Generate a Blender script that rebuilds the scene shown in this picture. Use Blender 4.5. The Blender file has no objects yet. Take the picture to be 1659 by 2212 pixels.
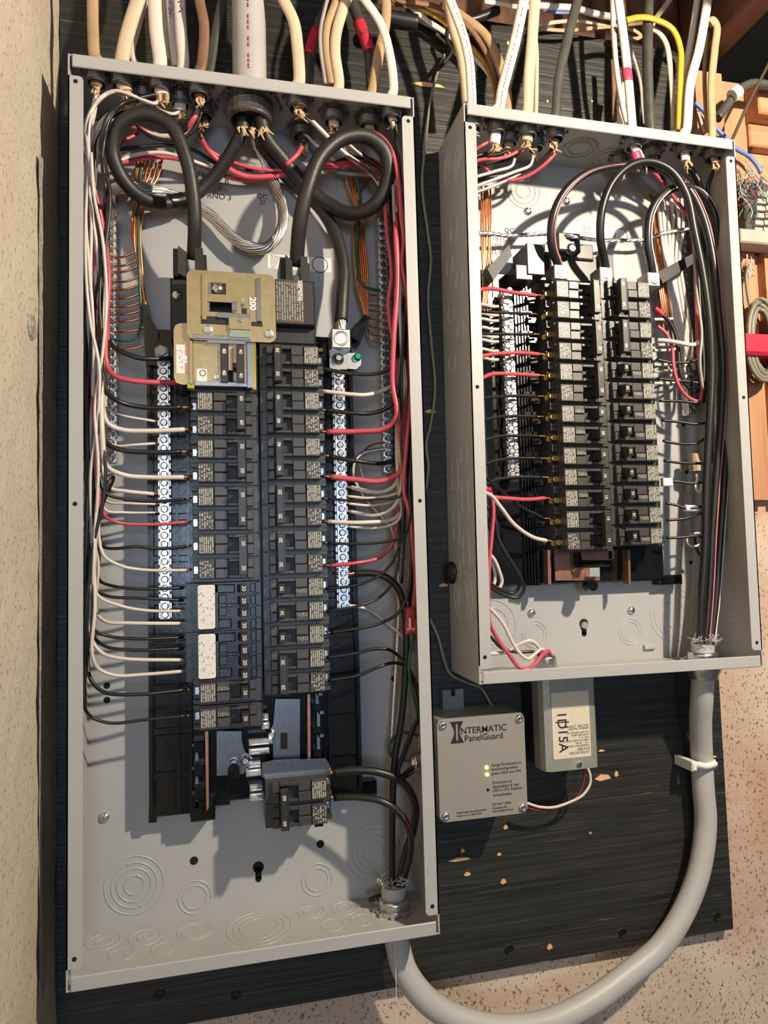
import bpy, math, random
from mathutils import Vector, Matrix
random.seed(7)
sc = bpy.context.scene
col = sc.collection
# ---------------------------------------------------------------- camera (solved from the two enclosures)
# authoring frame: x right along the wall, d out from the plywood face, z up from the tall panel's top edge
Z0 = 1.75
F, CX, CD, CZ, YAW, PITCH, ROLL = 1475.72, 0.15091, 0.80581, -0.51458, 0.226239, 0.063502, -0.027323
def _basis():
    fw = Vector((math.sin(YAW)*math.cos(PITCH), -math.cos(YAW)*math.cos(PITCH), math.sin(PITCH)))
    r = Vector((math.cos(YAW), math.sin(YAW), 0)); u = r.cross(fw)
    if u.z < 0: u = -u
    return r*math.cos(ROLL)+u*math.sin(ROLL), u*math.cos(ROLL)-r*math.sin(ROLL), fw
RT, UPV, FW = _basis()
CAM = Vector((CX, CD, CZ))
def W(x, d, z): return Vector((x, -d, z+Z0))
def ray(px, py): return FW + RT*((px-829.5)/F) - UPV*((py-1106)/F)
def U(px, py, d):                       # photo pixel -> point on the plane d = const (touching surface)
    v = ray(px, py); return CAM + v*((d-CD)/v.y)
def UZ(px, py, z):
    v = ray(px, py); return CAM + v*((z-CZ)/v.z)
cd_ = bpy.data.cameras.new('camera'); cam = bpy.data.objects.new('camera', cd_); col.objects.link(cam)
cd_.sensor_fit = 'VERTICAL'; cd_.sensor_height = 36; cd_.lens = F/2212*36; cd_.clip_start = .01
def wd(v): return Vector((v.x, -v.y, v.z))
r_, u_, f_ = wd(RT), wd(UPV), wd(FW)
m = Matrix(((r_.x, u_.x, -f_.x), (r_.y, u_.y, -f_.y), (r_.z, u_.z, -f_.z))).to_4x4()
m.translation = W(CX, CD, CZ); cam.matrix_world = m
sc.camera = cam
# ---------------------------------------------------------------- world, lamps, exposure
wld = bpy.data.worlds.new('basement_air'); sc.world = wld; wld.use_nodes = True
bg = wld.node_tree.nodes['Background']; bg.inputs[0].default_value = (.50, .68, 1, 1); bg.inputs[1].default_value = .105
def lamp(name, kind, loc, power, colr, **kw):
    l = bpy.data.lights.new(name, kind); l.energy = power; l.color = colr
    for k, v in kw.items(): setattr(l, k, v)
    o = bpy.data.objects.new(name, l); col.objects.link(o); o.location = loc; return o
LX, LD, LZ = .92, .90, .16
lamp('bulb_light', 'POINT', W(LX, LD, LZ), 88, (1, .87, .68), shadow_soft_size=.022)
wl = lamp('rear_fill_light', 'AREA', W(.19, 2.6, -.44), 13, (.58, .75, 1), shape='RECTANGLE', size=.45, size_y=.65)  # unseen bluish source behind the camera, inferred from the sheen, fills the shade
wl.rotation_euler = (math.radians(90), 0, 0)
wl.rotation_euler = (W(.15, 0, -.5)-wl.location).to_track_quat('-Z', 'Y').to_euler()
vs = sc.view_settings; vs.view_transform = 'Standard'; vs.look = 'None'; vs.exposure = 0; vs.gamma = 1; vs.use_curve_mapping = False
# ---------------------------------------------------------------- materials
MATS = {}
def mat(name, c, rough=.5, metal=0., var=.12, scale=40., bump=0., bscale=300., stretch=(1, 1, 1), emit=None, spec=.5, coat=0.):
    if name in MATS: return MATS[name]
    m = bpy.data.materials.new(name); m.use_nodes = True; nt = m.node_tree; n = nt.nodes; L = nt.links
    b = n['Principled BSDF']; b.inputs['Roughness'].default_value = rough; b.inputs['Metallic'].default_value = metal
    b.inputs['Specular IOR Level'].default_value = spec
    b.inputs['Coat Weight'].default_value = coat
    tc = n.new('ShaderNodeTexCoord'); mp = n.new('ShaderNodeMapping'); mp.inputs['Scale'].default_value = stretch
    L.new(tc.outputs['Object'], mp.inputs[0])
    nz = n.new('ShaderNodeTexNoise'); nz.inputs['Scale'].default_value = scale; nz.inputs['Detail'].default_value = 4
    L.new(mp.outputs[0], nz.inputs['Vector'])
    cr = n.new('ShaderNodeValToRGB'); cr.color_ramp.elements[0].position = .3; cr.color_ramp.elements[1].position = .7
    cr.color_ramp.elements[0].color = tuple(x*(1-var) for x in c)+(1,); cr.color_ramp.elements[1].color = tuple(min(1, x*(1+var)) for x in c)+(1,)
    L.new(nz.outputs['Fac'], cr.inputs[0]); L.new(cr.outputs[0], b.inputs['Base Color'])
    if bump:
        n2 = n.new('ShaderNodeTexNoise'); n2.inputs['Scale'].default_value = bscale; n2.inputs['Detail'].default_value = 3
        L.new(mp.outputs[0], n2.inputs['Vector'])
        bp = n.new('ShaderNodeBump'); bp.inputs['Strength'].default_value = bump; bp.inputs['Distance'].default_value = .002
        L.new(n2.outputs['Fac'], bp.inputs['Height']); L.new(bp.outputs[0], b.inputs['Normal'])
    if emit:
        b.inputs['Emission Color'].default_value = emit[0]+(1,); b.inputs['Emission Strength'].default_value = emit[1]
    MATS[name] = m; return m
def mat_print(name, fg, bgc, axis='X', lines=7, words=14, dens=.5, rough=.45):
    """flat print too small to read: rows of broken strokes"""
    if name in MATS: return MATS[name]
    m = mat(name, bgc, rough); nt = m.node_tree; n = nt.nodes; L = nt.links; b = n['Principled BSDF']
    tc = n.new('ShaderNodeTexCoord'); sp = n.new('ShaderNodeSeparateXYZ'); L.new(tc.outputs['Generated'], sp.inputs[0])
    a, w = ('X', 'Z') if axis == 'X' else ('Z', 'X')
    def mth(op, i0, i1=None, v1=None):
        q = n.new('ShaderNodeMath'); q.operation = op; L.new(i0, q.inputs[0])
        if i1 is not None: L.new(i1, q.inputs[1])
        if v1 is not None: q.inputs[1].default_value = v1
        return q.outputs[0]
    la = mth('MULTIPLY', sp.outputs[a], v1=lines); fr = mth('FRACT', la); fl = mth('FLOOR', la)
    on = mth('MULTIPLY', mth('GREATER_THAN', fr, v1=.22), mth('LESS_THAN', fr, v1=.78))
    cb = n.new('ShaderNodeCombineXYZ'); L.new(mth('MULTIPLY', fl, v1=7.31), cb.inputs[0]); L.new(mth('MULTIPLY', sp.outputs[w], v1=words), cb.inputs[1])
    nz = n.new('ShaderNodeTexNoise'); nz.inputs['Scale'].default_value = 1.0; nz.inputs['Detail'].default_value = 2; L.new(cb.outputs[0], nz.inputs['Vector'])
    f = mth('MULTIPLY', on, mth('GREATER_THAN', nz.outputs['Fac'], v1=1-dens))
    ed = mth('MULTIPLY', mth('GREATER_THAN', sp.outputs[w], v1=.06), mth('LESS_THAN', sp.outputs[w], v1=.94)); f = mth('MULTIPLY', f, ed)
    mx = n.new('ShaderNodeMix'); mx.data_type = 'RGBA'; L.new(f, mx.inputs['Factor'])
    mx.inputs['A'].default_value = bgc+(1,); mx.inputs['B'].default_value = fg+(1,); L.new(mx.outputs['Result'], b.inputs['Base Color'])
    return m
paint = mat('grey_enamel', (.395, .392, .385), .38, var=.03, scale=12, bump=.05, bscale=500)
bk = mat('breaker_plastic', (.050, .047, .042), .32, var=.15, scale=120, bump=.12, bscale=900)
bk2 = mat('handle_plastic', (.030, .027, .023), .38, var=.15, scale=120)
bk3 = mat('dark_recess_plastic', (.010, .010, .010), .5)
base_m = mat('black_moulding', (.006, .0062, .0066), .2, var=.2, scale=60, bump=.05, bscale=200)
gold = mat('gold_zinc_plate', (.56, .45, .24), .34, .85, var=.08, scale=90, bump=.05)
zinc = mat('zinc_plate', (.66, .66, .66), .28, 1., var=.12, scale=400)
zincb = mat('blue_zinc', (.52, .58, .66), .25, 1., var=.2, scale=300)
alum = mat('aluminium', (.76, .75, .73), .33, 1., var=.08, scale=300)
tin = mat('tinned_bus', (.86, .86, .86), .22, .7, var=.1, scale=80, stretch=(30, 1, 1))
dbus = mat('dull_bus', (.34, .34, .34), .28, 1., var=.25, scale=60, stretch=(30, 1, 1))
copper = mat('bare_copper', (.80, .36, .18), .28, 1., var=.15, scale=200)
cubus = mat('copper_bus', (.62, .30, .20), .35, .9, var=.12, scale=80)
brass = mat('brass_screw', (.72, .52, .18), .3, 1., var=.2, scale=500)
steel = mat('dull_steel', (.36, .36, .31), .45, .45, var=.1, scale=60, bump=.1)
cast = mat('connector_zinc', (.24, .24, .25), .45, .9, var=.25, scale=200)
inkm = mat('black_ink', (.01, .01, .012), .6)
inkp = mat('purple_ink', (.10, .05, .22), .6)
inkr = mat('red_ink', (.50, .07, .08), .6)
whitep = mat('white_paint_print', (.62, .60, .54), .5)
labw = mat('label_paper', (.74, .71, .65), .55, var=.03)
WM = {'k': mat('black_insulation', (.014, .013, .0125), .36, var=.2, scale=80), 'K': mat('black_rubber', (.018, .0165, .0145), .48, var=.2, scale=60, bump=.1),
      'w': mat('white_insulation', (.62, .55, .49), .4, var=.05), 'r': mat('red_insulation', (.55, .075, .105), .38, var=.08),
      'g': mat('green_insulation', (.015, .10, .06), .38), 'c': copper, 'a': alum, 'y': mat('grey_insulation', (.34, .32, .29), .45),
      'G': mat('grey_jacket', (.42, .41, .39), .45, var=.06, scale=20, bump=.15, bscale=60), 'W': mat('white_jacket', (.72, .63, .56), .42, var=.04, scale=15),
      'C': mat('cream_jacket', (.60, .47, .33), .48, var=.12, scale=25), 'T': mat('tan_jacket', (.42, .28, .15), .5, var=.14, scale=25),
      'B': mat('brown_jacket', (.20, .10, .055), .55, var=.35, scale=40), 'D': mat('dark_grey_jacket', (.06, .06, .05), .38, var=.3, scale=40),
      'Y': mat('yellow_jacket', (.58, .33, .02), .4, var=.15, scale=20), 'b': mat('blue_jacket', (.10, .17, .42), .45), 't': mat('dim_wire', (.07, .05, .03), .45),
      'p': mat('pink_tape', (.60, .05, .12), .35), 'm': mat('maroon_insulation', (.16, .02, .03), .4), 'O': mat('olive_jacket', (.20, .19, .14), .45)}
redtape = mat('red_vinyl_tape', (.55, .03, .06), .35, bump=.2, bscale=90)
paperfray = mat('frayed_paper', (.52, .34, .18), .8, var=.35, scale=300)
# ---------------------------------------------------------------- mesh builder (author frame x, d, z)
class MB:
    def __init__(s): s.v = []; s.f = []; s.sm = []
    def add(s, vs, fs, smooth=False):
        o = len(s.v); s.v += [tuple(q) for q in vs]; s.f += [tuple(i+o for i in g) for g in fs]; s.sm += [smooth]*len(fs); return s
    def box(s, x0, x1, d0, d1, z0, z1, c=0.):
        if z0 > z1: z0, z1 = z1, z0
        if x0 > x1: x0, x1 = x1, x0
        if c <= 0:
            V = [(x, d, z) for d in (d0, d1) for z in (z0, z1) for x in (x0, x1)]
            return s.add(V, [(0, 1, 3, 2), (4, 6, 7, 5), (0, 4, 5, 1), (2, 3, 7, 6), (0, 2, 6, 4), (1, 5, 7, 3)])
        V = []
        for d, e in ((d0, 0), (d1-c, 0), (d1, c)):
            V += [(x0+e, d, z0+e), (x1-e, d, z0+e), (x1-e, d, z1-e), (x0+e, d, z1-e)]
        Fc = [(0, 1, 2, 3), (11, 10, 9, 8)]
        for k in (0, 4):
            for i in range(4): j = (i+1) % 4; Fc.append((k+i, k+i+4, k+j+4, k+j))
        return s.add(V, Fc)
    def prism(s, poly, d0, d1):
        n = len(poly); V = [(x, d0, z) for x, z in poly]+[(x, d1, z) for x, z in poly]
        return s.add(V, [tuple(range(n)), tuple(range(2*n-1, n-1, -1))]+[(i, i+n, (i+1) % n+n, (i+1) % n) for i in range(n)])
    def prismx(s, poly, x0, x1):        # poly in (d, z)
        n = len(poly); V = [(x0, d, z) for d, z in poly]+[(x1, d, z) for d, z in poly]
        return s.add(V, [tuple(range(n)), tuple(range(2*n-1, n-1, -1))]+[(i, i+n, (i+1) % n+n, (i+1) % n) for i in range(n)])
    def hull(s, a, b):                  # two rings of equal length
        n = len(a); return s.add(list(a)+list(b), [tuple(range(n)), tuple(range(2*n-1, n-1, -1))]+[(i, i+n, (i+1) % n+n, (i+1) % n) for i in range(n)])
    def lathe(s, c, axis, prof, n=14, smooth=True, cap=True):
        c = Vector(c); a = {'x': Vector((1, 0, 0)), 'd': Vector((0, 1, 0)), 'z': Vector((0, 0, 1))}.get(axis) if isinstance(axis, str) else Vector(axis).normalized()
        e1 = a.cross(Vector((.31, .52, .79))).normalized(); e2 = a.cross(e1)
        V = []; Fc = []
        for h, r in prof:
            for i in range(n):
                t = 2*math.pi*i/n; V.append(c+a*h+(e1*math.cos(t)+e2*math.sin(t))*r)
        for k in range(len(prof)-1):
            for i in range(n): j = (i+1) % n; Fc.append((k*n+i, k*n+j, k*n+n+j, k*n+n+i))
        s.add(V, Fc, smooth)
        if cap:
            m_ = len(prof)-1; o = len(s.v)-len(V)
            s.f += [tuple(o+i for i in range(n)), tuple(o+m_*n+i for i in range(n-1, -1, -1))]; s.sm += [False, False]
        return s
    def cyl(s, c, axis, r, h, n=14, r2=None): return s.lathe(c, axis, [(0, r), (h, r if r2 is None else r2)], n)
    def ring(s, c, axis, r, w=.0007, h=.0006, n=36): return s.lathe(c, axis, [(0, r-w), (h, r-w*.4), (h, r+w*.4), (0, r+w)], n, True, False)
    def tube(s, pts, r, n=8, flat=None, ref=Vector((0, 1, 0))):
        pts = [Vector(p) for p in pts]; N = len(pts)
        rr = r if isinstance(r, (list, tuple)) else [r]*N
        V = []; Fc = []; prev = None
        for i, p in enumerate(pts):
            t = (pts[min(i+1, N-1)]-pts[max(i-1, 0)])
            if t.length < 1e-9: t = Vector((0, 0, 1))
            t.normalize()
            if prev is None:
                q = ref - t*ref.dot(t)
                if q.length < .15: q = Vector((1, 0, 0)) - t*t.x
            else: q = prev - t*prev.dot(t)
            if flat:
                q2 = ref - t*ref.dot(t)
                if q2.length > .3: q = q2
            q.normalize(); prev = q; e2 = t.cross(q)
            a, b = (rr[i], rr[i]) if not flat else (rr[i]*flat, rr[i])
            for k in range(n):
                th = 2*math.pi*k/n; V.append(p+q*(math.cos(th)*a)+e2*(math.sin(th)*b))
        for i in range(N-1):
            for k in range(n): j = (k+1) % n; Fc.append((i*n+k, i*n+j, i*n+n+j, i*n+n+k))
        s.add(V, Fc, True); o = len(s.v)-len(V)
        s.f += [tuple(o+k for k in range(n-1, -1, -1)), tuple(o+(N-1)*n+k for k in range(n))]; s.sm += [False, False]
        return s
    def mesh(s, name, mt, org=Vector((0, 0, 0))):
        me = bpy.data.meshes.new(name)
        me.from_pydata([(x-org.x, -d-org.y, z-org.z) for x, d, z in s.v], [], s.f)
        me.materials.append(mt); me.polygons.foreach_set('use_smooth', s.sm); me.update(); return me
    def build(s, name, mt, parent=None, local=False):
        """local=True: vertices are already in the parent's own frame (breakers)"""
        if local: org = Vector((0, 0, 0)); zo = 0
        elif parent is not None: org = Vector(parent['_w']) - Vector((0, 0, Z0)); zo = 0
        else:
            xs = [v[0] for v in s.v]; ds = [v[1] for v in s.v]; zs = [v[2] for v in s.v]
            org = Vector(((min(xs)+max(xs))/2, -(min(ds)+max(ds))/2, min(zs)))
        o = bpy.data.objects.new(name, s.mesh(name, mt, org)); col.objects.link(o)
        if parent is not None: o.parent = parent
        else: o.location = org + Vector((0, 0, Z0))
        o['_w'] = list(org+Vector((0, 0, Z0))); return o
def tag(o, label=None, cat=None, group=None, kind=None):
    if label: o['label'] = label
    if cat: o['category'] = cat
    if group: o['group'] = group
    if kind: o['kind'] = kind
    return o
def empty(name, x, d, z, label=None, cat=None, group=None, rot=0):
    o = bpy.data.objects.new(name, None); col.objects.link(o); o.empty_display_size = .01
    o.location = W(x, d, z); o.rotation_euler = (0, rot, 0); o['_w'] = list(W(x, d, z)); return tag(o, label, cat, group)
def inst(me, name, parent, loc=(0, 0, 0), rot=(0, 0, 0), world=True):
    """copy of shared mesh data, loc in author frame (world=True) or parent's own frame"""
    o = bpy.data.objects.new(name, me); col.objects.link(o); o.parent = parent
    l = Vector((loc[0], -loc[1], loc[2]))
    if world: l = l + Vector((0, 0, Z0)) - Vector(parent['_w'])
    o.location = l; o.rotation_euler = rot; return o
def smooth_path(P, k=6):
    P = [Vector(p) for p in P]
    if len(P) < 3: return [P[0].lerp(P[1], i/k) for i in range(k+1)]
    Q = [P[0]*2-P[1]]+P+[P[-1]*2-P[-2]]; out = []
    for i in range(1, len(Q)-2):
        a, b, c, d = Q[i-1], Q[i], Q[i+1], Q[i+2]
        # centripetal-ish tangents keep the bends tidy
        l1 = max((b-a).length, 1e-6)**.5; l2 = max((c-b).length, 1e-6)**.5; l3 = max((d-c).length, 1e-6)**.5
        m1 = (b-a)/l1-(c-a)/(l1+l2)+(c-b)/l2; m2 = (c-b)/l2-(d-b)/(l2+l3)+(d-c)/l3
        m1 *= l2; m2 *= l2
        for s in range(k):
            t = s/k; t2 = t*t; t3 = t2*t
            out.append(b*(2*t3-3*t2+1)+m1*(t3-2*t2+t)+c*(-2*t3+3*t2)+m2*(t3-t2))
    out.append(P[-1]); return out
def pxpath(P, k=6): return smooth_path([U(*p) if not isinstance(p, Vector) else p for p in P], k)
def pxr(w, p):                                # half of a width given in photo pixels, at that point's distance
    return .5*w/F*((p-CAM).dot(FW))
TXT = {}
def textmesh(s, size, mt, bold=0., sx=1.):
    key = (s, size, mt.name, bold, sx)
    if key in TXT: return TXT[key]
    c = bpy.data.curves.new('lettering', 'FONT'); c.body = s; c.size = size; c.align_x = 'CENTER'; c.align_y = 'CENTER'; c.offset = bold; c.resolution_u = 3
    o = bpy.data.objects.new('lettering', c); col.objects.link(o)
    me = bpy.data.meshes.new_from_object(o.evaluated_get(bpy.context.evaluated_depsgraph_get()))
    bpy.data.objects.remove(o); bpy.data.curves.remove(c)
    me.materials.clear(); me.materials.append(mt)
    if sx != 1:
        for v in me.vertices: v.co.x *= sx
    TXT[key] = me; return me
def text(s, x, d, z, size, mt, parent, rot=0., name='lettering', bold=0., sx=1., world=True):
    """flat lettering facing out from the wall; rot turns it clockwise (radians)"""
    me = textmesh(s, size, mt, bold, sx)
    o = inst(me, name, parent, (x, d, z), (0, 0, 0), world)
    o.rotation_euler = Matrix.Rotation(rot, 3, 'Y').to_euler() if False else (Matrix.Rotation(rot, 3, 'Y') @ Matrix.Rotation(math.pi/2, 3, 'X')).to_euler()
    return o
def struct(o): o['kind'] = 'structure'; return o
# ---------------------------------------------------------------- the setting
def concrete(name, c1, c2, c3, speck, sc_=9., patch=3., speck_s=330.):
    m = mat(name, c1, .85); nt = m.node_tree; n = nt.nodes; L = nt.links; b = n['Principled BSDF']
    tc = n.new('ShaderNodeTexCoord')
    def noise(s, det=6, off=0, st=(1, 1, 1)):
        mp = n.new('ShaderNodeMapping'); mp.inputs['Location'].default_value = (off, off, off); mp.inputs['Scale'].default_value = st; L.new(tc.outputs['Object'], mp.inputs[0])
        q = n.new('ShaderNodeTexNoise'); q.inputs['Scale'].default_value = s; q.inputs['Detail'].default_value = det; L.new(mp.outputs[0], q.inputs['Vector']); return q.outputs['Fac']
    def ramp(i, p0, p1, a, b_):
        q = n.new('ShaderNodeValToRGB'); q.color_ramp.elements[0].position = p0; q.color_ramp.elements[1].position = p1
        q.color_ramp.elements[0].color = a+(1,); q.color_ramp.elements[1].color = b_+(1,); L.new(i, q.inputs[0]); return q.outputs[0]
    def mix(f, a, b_, mode='MIX'):
        q = n.new('ShaderNodeMix'); q.data_type = 'RGBA'; q.blend_type = mode; L.new(f, q.inputs['Factor']); L.new(a, q.inputs['A']); L.new(b_, q.inputs['B']); return q.outputs['Result']
    basec = ramp(noise(sc_), .35, .65, c1, c2)
    red = ramp(noise(patch, 5, 3.1), .5, .62, (0, 0, 0), (1, 1, 1)); c3n = n.new('ShaderNodeRGB'); c3n.outputs[0].default_value = c3+(1,)
    cc = mix(red, basec, c3n.outputs[0])
    sp = ramp(noise(speck_s, 3, 7.7, (1, 1, .75)), .61, .68, (0, 0, 0), (1, 1, 1)); ck = n.new('ShaderNodeRGB'); ck.outputs[0].default_value = speck+(1,)
    cc = mix(sp, cc, ck.outputs[0]); L.new(cc, b.inputs['Base Color'])
    bp = n.new('ShaderNodeBump'); bp.inputs['Strength'].default_value = .55; bp.inputs['Distance'].default_value = .004; bp.invert = True
    L.new(sp, bp.inputs['Height']); b2 = n.new('ShaderNodeBump'); b2.inputs['Strength'].default_value = .4; b2.inputs['Distance'].default_value = .006
    L.new(noise(30, 8, 1.3), b2.inputs['Height']); L.new(bp.outputs[0], b2.inputs['Normal']); L.new(b2.outputs[0], b.inputs['Normal']); return m
conc = concrete('poured_concrete', (.52, .40, .31), (.62, .50, .39), (.50, .30, .21), (.20, .13, .09))
parge = concrete('parged_concrete', (.52, .46, .37), (.60, .53, .43), (.52, .45, .35), (.44, .37, .28), 6, 2, 260.)
def plymat():
    m = mat('black_painted_plywood', (.012, .012, .011), .48); nt = m.node_tree; n = nt.nodes; L = nt.links; b = n['Principled BSDF']
    tc = n.new('ShaderNodeTexCoord')
    def nz(s, st, det=8, dist=0.):
        mp = n.new('ShaderNodeMapping'); mp.inputs['Scale'].default_value = st; L.new(tc.outputs['Object'], mp.inputs[0])
        q = n.new('ShaderNodeTexNoise'); q.inputs['Scale'].default_value = s; q.inputs['Detail'].default_value = det; q.inputs['Distortion'].default_value = dist; L.new(mp.outputs[0], q.inputs['Vector']); return q.outputs['Fac']
    def rp(i, p0, p1, a, c_):
        q = n.new('ShaderNodeValToRGB'); q.color_ramp.elements[0].position = p0; q.color_ramp.elements[1].position = p1
        q.color_ramp.elements[0].color = a+(1,); q.color_ramp.elements[1].color = c_+(1,); L.new(i, q.inputs[0]); return q.outputs[0]
    g = nz(5, (1.0, 1, 34), 10, .9); f2 = nz(14, (.8, 1, 40), 8, .5)
    c1 = rp(g, .35, .75, (.012, .012, .010), (.036, .035, .028)); c2 = rp(f2, .64, .76, (0, 0, 0), (.14, .12, .085))
    mx = n.new('ShaderNodeMix'); mx.data_type = 'RGBA'; mx.blend_type = 'ADD'; mx.inputs['Factor'].default_value = 1; L.new(c1, mx.inputs['A']); L.new(c2, mx.inputs['B'])
    L.new(mx.outputs['Result'], b.inputs['Base Color'])
    bp = n.new('ShaderNodeBump'); bp.inputs['Strength'].default_value = .6; bp.inputs['Distance'].default_value = .002; L.new(g, bp.inputs['Height']); L.new(bp.outputs[0], b.inputs['Normal']); return m
ply = plymat()
def woodmat(name, c1, c2, st):
    m = mat(name, c1, .6); nt = m.node_tree; n = nt.nodes; L = nt.links; b = n['Principled BSDF']
    tc = n.new('ShaderNodeTexCoord'); mp = n.new('ShaderNodeMapping'); mp.inputs['Scale'].default_value = st; L.new(tc.outputs['Object'], mp.inputs[0])
    q = n.new('ShaderNodeTexNoise'); q.inputs['Scale'].default_value = 8; q.inputs['Detail'].default_value = 6; q.inputs['Distortion'].default_value = .8; L.new(mp.outputs[0], q.inputs['Vector'])
    r = n.new('ShaderNodeValToRGB'); r.color_ramp.elements[0].position = .35; r.color_ramp.elements[1].position = .65
    r.color_ramp.elements[0].color = c1+(1,); r.color_ramp.elements[1].color = c2+(1,); L.new(q.outputs['Fac'], r.inputs[0]); L.new(r.outputs[0], b.inputs['Base Color']); return m
wood = woodmat('orange_softwood', (.36, .16, .08), (.50, .25, .13), (6, 6, .7))
woodh = woodmat('orange_softwood_rail', (.38, .17, .08), (.52, .26, .13), (.7, 6, 6))
woodr = woodmat('red_brown_lumber', (.11, .045, .026), (.19, .085, .05), (6, .7, 6))
shade_blk = mat('gap_shade_black', (.006, .006, .006), .9)  # near black colour stands in for the shade of the overhead gap
PT = .018                                   # plywood thickness; its face is d = 0
fl = struct(MB().box(-.6, 2.2, -.3, 3.2, -Z0-.05, -Z0).build('floor', mat('floor_slab', (.13, .125, .12), .8)))
struct(MB().box(-.031, 2.2, -.30, -PT, -Z0, .150).build('wall_back', conc))
# parged side wall, its plane wavers a little and its arris is chipped
mbw = MB(); nz_, nd_ = 60, 26; V = []; Fc = []
for i in range(nz_+1):
    for j in range(nd_+1):
        z = -Z0+(Z0+.5)*i/nz_; d = -.30+ 1.9*(j/nd_)**1.6
        V.append((-.031+.0012*math.sin(z*23+d*9)+.001*math.sin(z*61+d*37), d, z))
for i in range(nz_):
    for j in range(nd_): a = i*(nd_+1)+j; Fc.append((a, a+1, a+nd_+2, a+nd_+1))
mbw.add(V, Fc, True); mbw.box(-.12, -.034, -.30, 1.6, -Z0, .5)
wl_ = struct(mbw.build('wall_left', parge))
rgw = random.Random(8)
def wallpt(px, py): v = ray(px, py); return CAM+v*((-.0285-CX)/v.x)
greyc = mat('bare_concrete_edge', (.30, .28, .26), .9, var=.3, scale=200, bump=.4)
prevp = None; strip = MB(); V = []
for i in range(60):                       # ragged ridge where the parging ends
    y = 330+i*31; p = wallpt(86+rgw.uniform(-1, 1), y); q_ = wallpt(95+rgw.uniform(-3.5, 3.5), y); V += [(-.0290, p.y, p.z), (-.0278, (p.y+q_.y)/2, p.z), (-.0290, q_.y, q_.z)]
strip.add(V, [(3*i+k, 3*i+k+1, 3*i+k+4, 3*i+k+3) for i in range(59) for k in (0, 1)]); strip.build('ragged_ridge', greyc, wl_)
p = wallpt(73, 706); MB().lathe((-.0305, p.y, p.z), 'x', [(0, .0135), (.0020, .0105), (.0012, .007), (.0026, .004)], 9, False).build('chipped_knob', greyc, wl_)
struct(MB().box(-.6, 2.2, -.5, 3.2, .52, .55).build('ceiling', shade_blk))  # ceiling coloured black to give the shade between the joists
struct(MB().box(-.6, 2.2, -.52, -.50, .150, .52).build('gap_shade_board_1', shade_blk))  # board added behind the gap, its black stands in for shade
# plywood back board
pb = MB().box(-.0295, .792, -PT, -.0018, -1.0165, .19).build('plywood_board', ply)
tag(pb, 'black painted plywood board behind both electrical panels', 'board')
# splinters, nail heads and screw holes in the board
spl = woodmat('raw_splinter', (.62, .33, .15), (.75, .45, .22), (2, 2, 2))
for px, py, w, h in [(1303, 1680, 40, 14), (1300, 1622, 16, 5), (1332, 1672, 10, 14), (993, 1857, 48, 8), (1000, 1838, 9, 9), (1088, 1905, 14, 11), (1010, 1889, 16, 8), (1093, 1787, 11, 10), (1079, 1846, 10, 6), (1188, 2046, 13, 12), (1276, 1800, 7, 4), (925, 182, 80, 11), (958, 1264, 22, 8), (930, 888, 28, 9), (1183, 218, 7, 7), (1279, 218, 6, 6), (1098, 92, 9, 10), (1545, 1635, 10, 5), (1541, 1712, 6, 12)]:
    c = U(px, py, 0); k = .5/F*.85
    q = MB().prism([(c.x-w*k, c.z-h*k*.3), (c.x-w*k*.4, c.z-h*k), (c.x+w*k, c.z-h*k*.5), (c.x+w*k*.7, c.z+h*k*.6), (c.x-w*k*.2, c.z+h*k)], -.002, -.0004)
    q.build('splinter', spl, pb)
for px, py in [(1101, 2052), (1346, 2016), (1550, 1981), (345, 2147), (510, 2150)]:
    c = U(px, py, 0); MB().lathe(c, 'd', [(-.0025, .0062), (-.0006, .0055), (-.0014, .004)], 14).build('screw_head', mat('black_screw', (.006, .006, .006), .4), pb)
# joists, rim board and the stud bay at the right
rim = MB().box(-.031, .80, -.038, -.0185, .195, .51).build('rim_board', woodr); tag(rim, 'dark red-brown rim board above the black plywood', 'board')
jo = MB().box(.807, .845, -.2, 1.1, .18, .5).build('ceiling_joist', woodr); tag(jo, 'overhead wooden joist running towards the room', 'joist')
c = U(1620, 22, .2)
fr = empty('stud_frame', 1.0, 0, -.46, 'orange softwood framing on the wall beside the smaller panel', 'framing')
MB().box(.797, 1.5, -.0175, -.006, -.452, .150).build('backing_board', wood, fr)
MB().box(.798, .842, -.006, .012, -.452, .154).build('stud', wood, fr)
MB().box(.842, .885, -.006, .004, -.452, .150).build('stud', wood, fr)
MB().box(.885, 1.5, -.006, .030, .090, .138, .002).build('rail', woodh, fr)
MB().box(.885, 1.5, -.006, .010, .055, .088, .002).build('rail', woodh, fr)
MB().box(.905, 1.5, -.006, .006, -.02, .010).build('rail', woodh, fr)
MB().box(.898, .912, -.006, .008, -.45, -.02).build('batten', woodh, fr)
MB().cyl(U(1618, 323, .001), 'd', .0045, .002, 12).build('nail_head', mat('black_screw', (.006, .006, .006), .4), fr)
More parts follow.
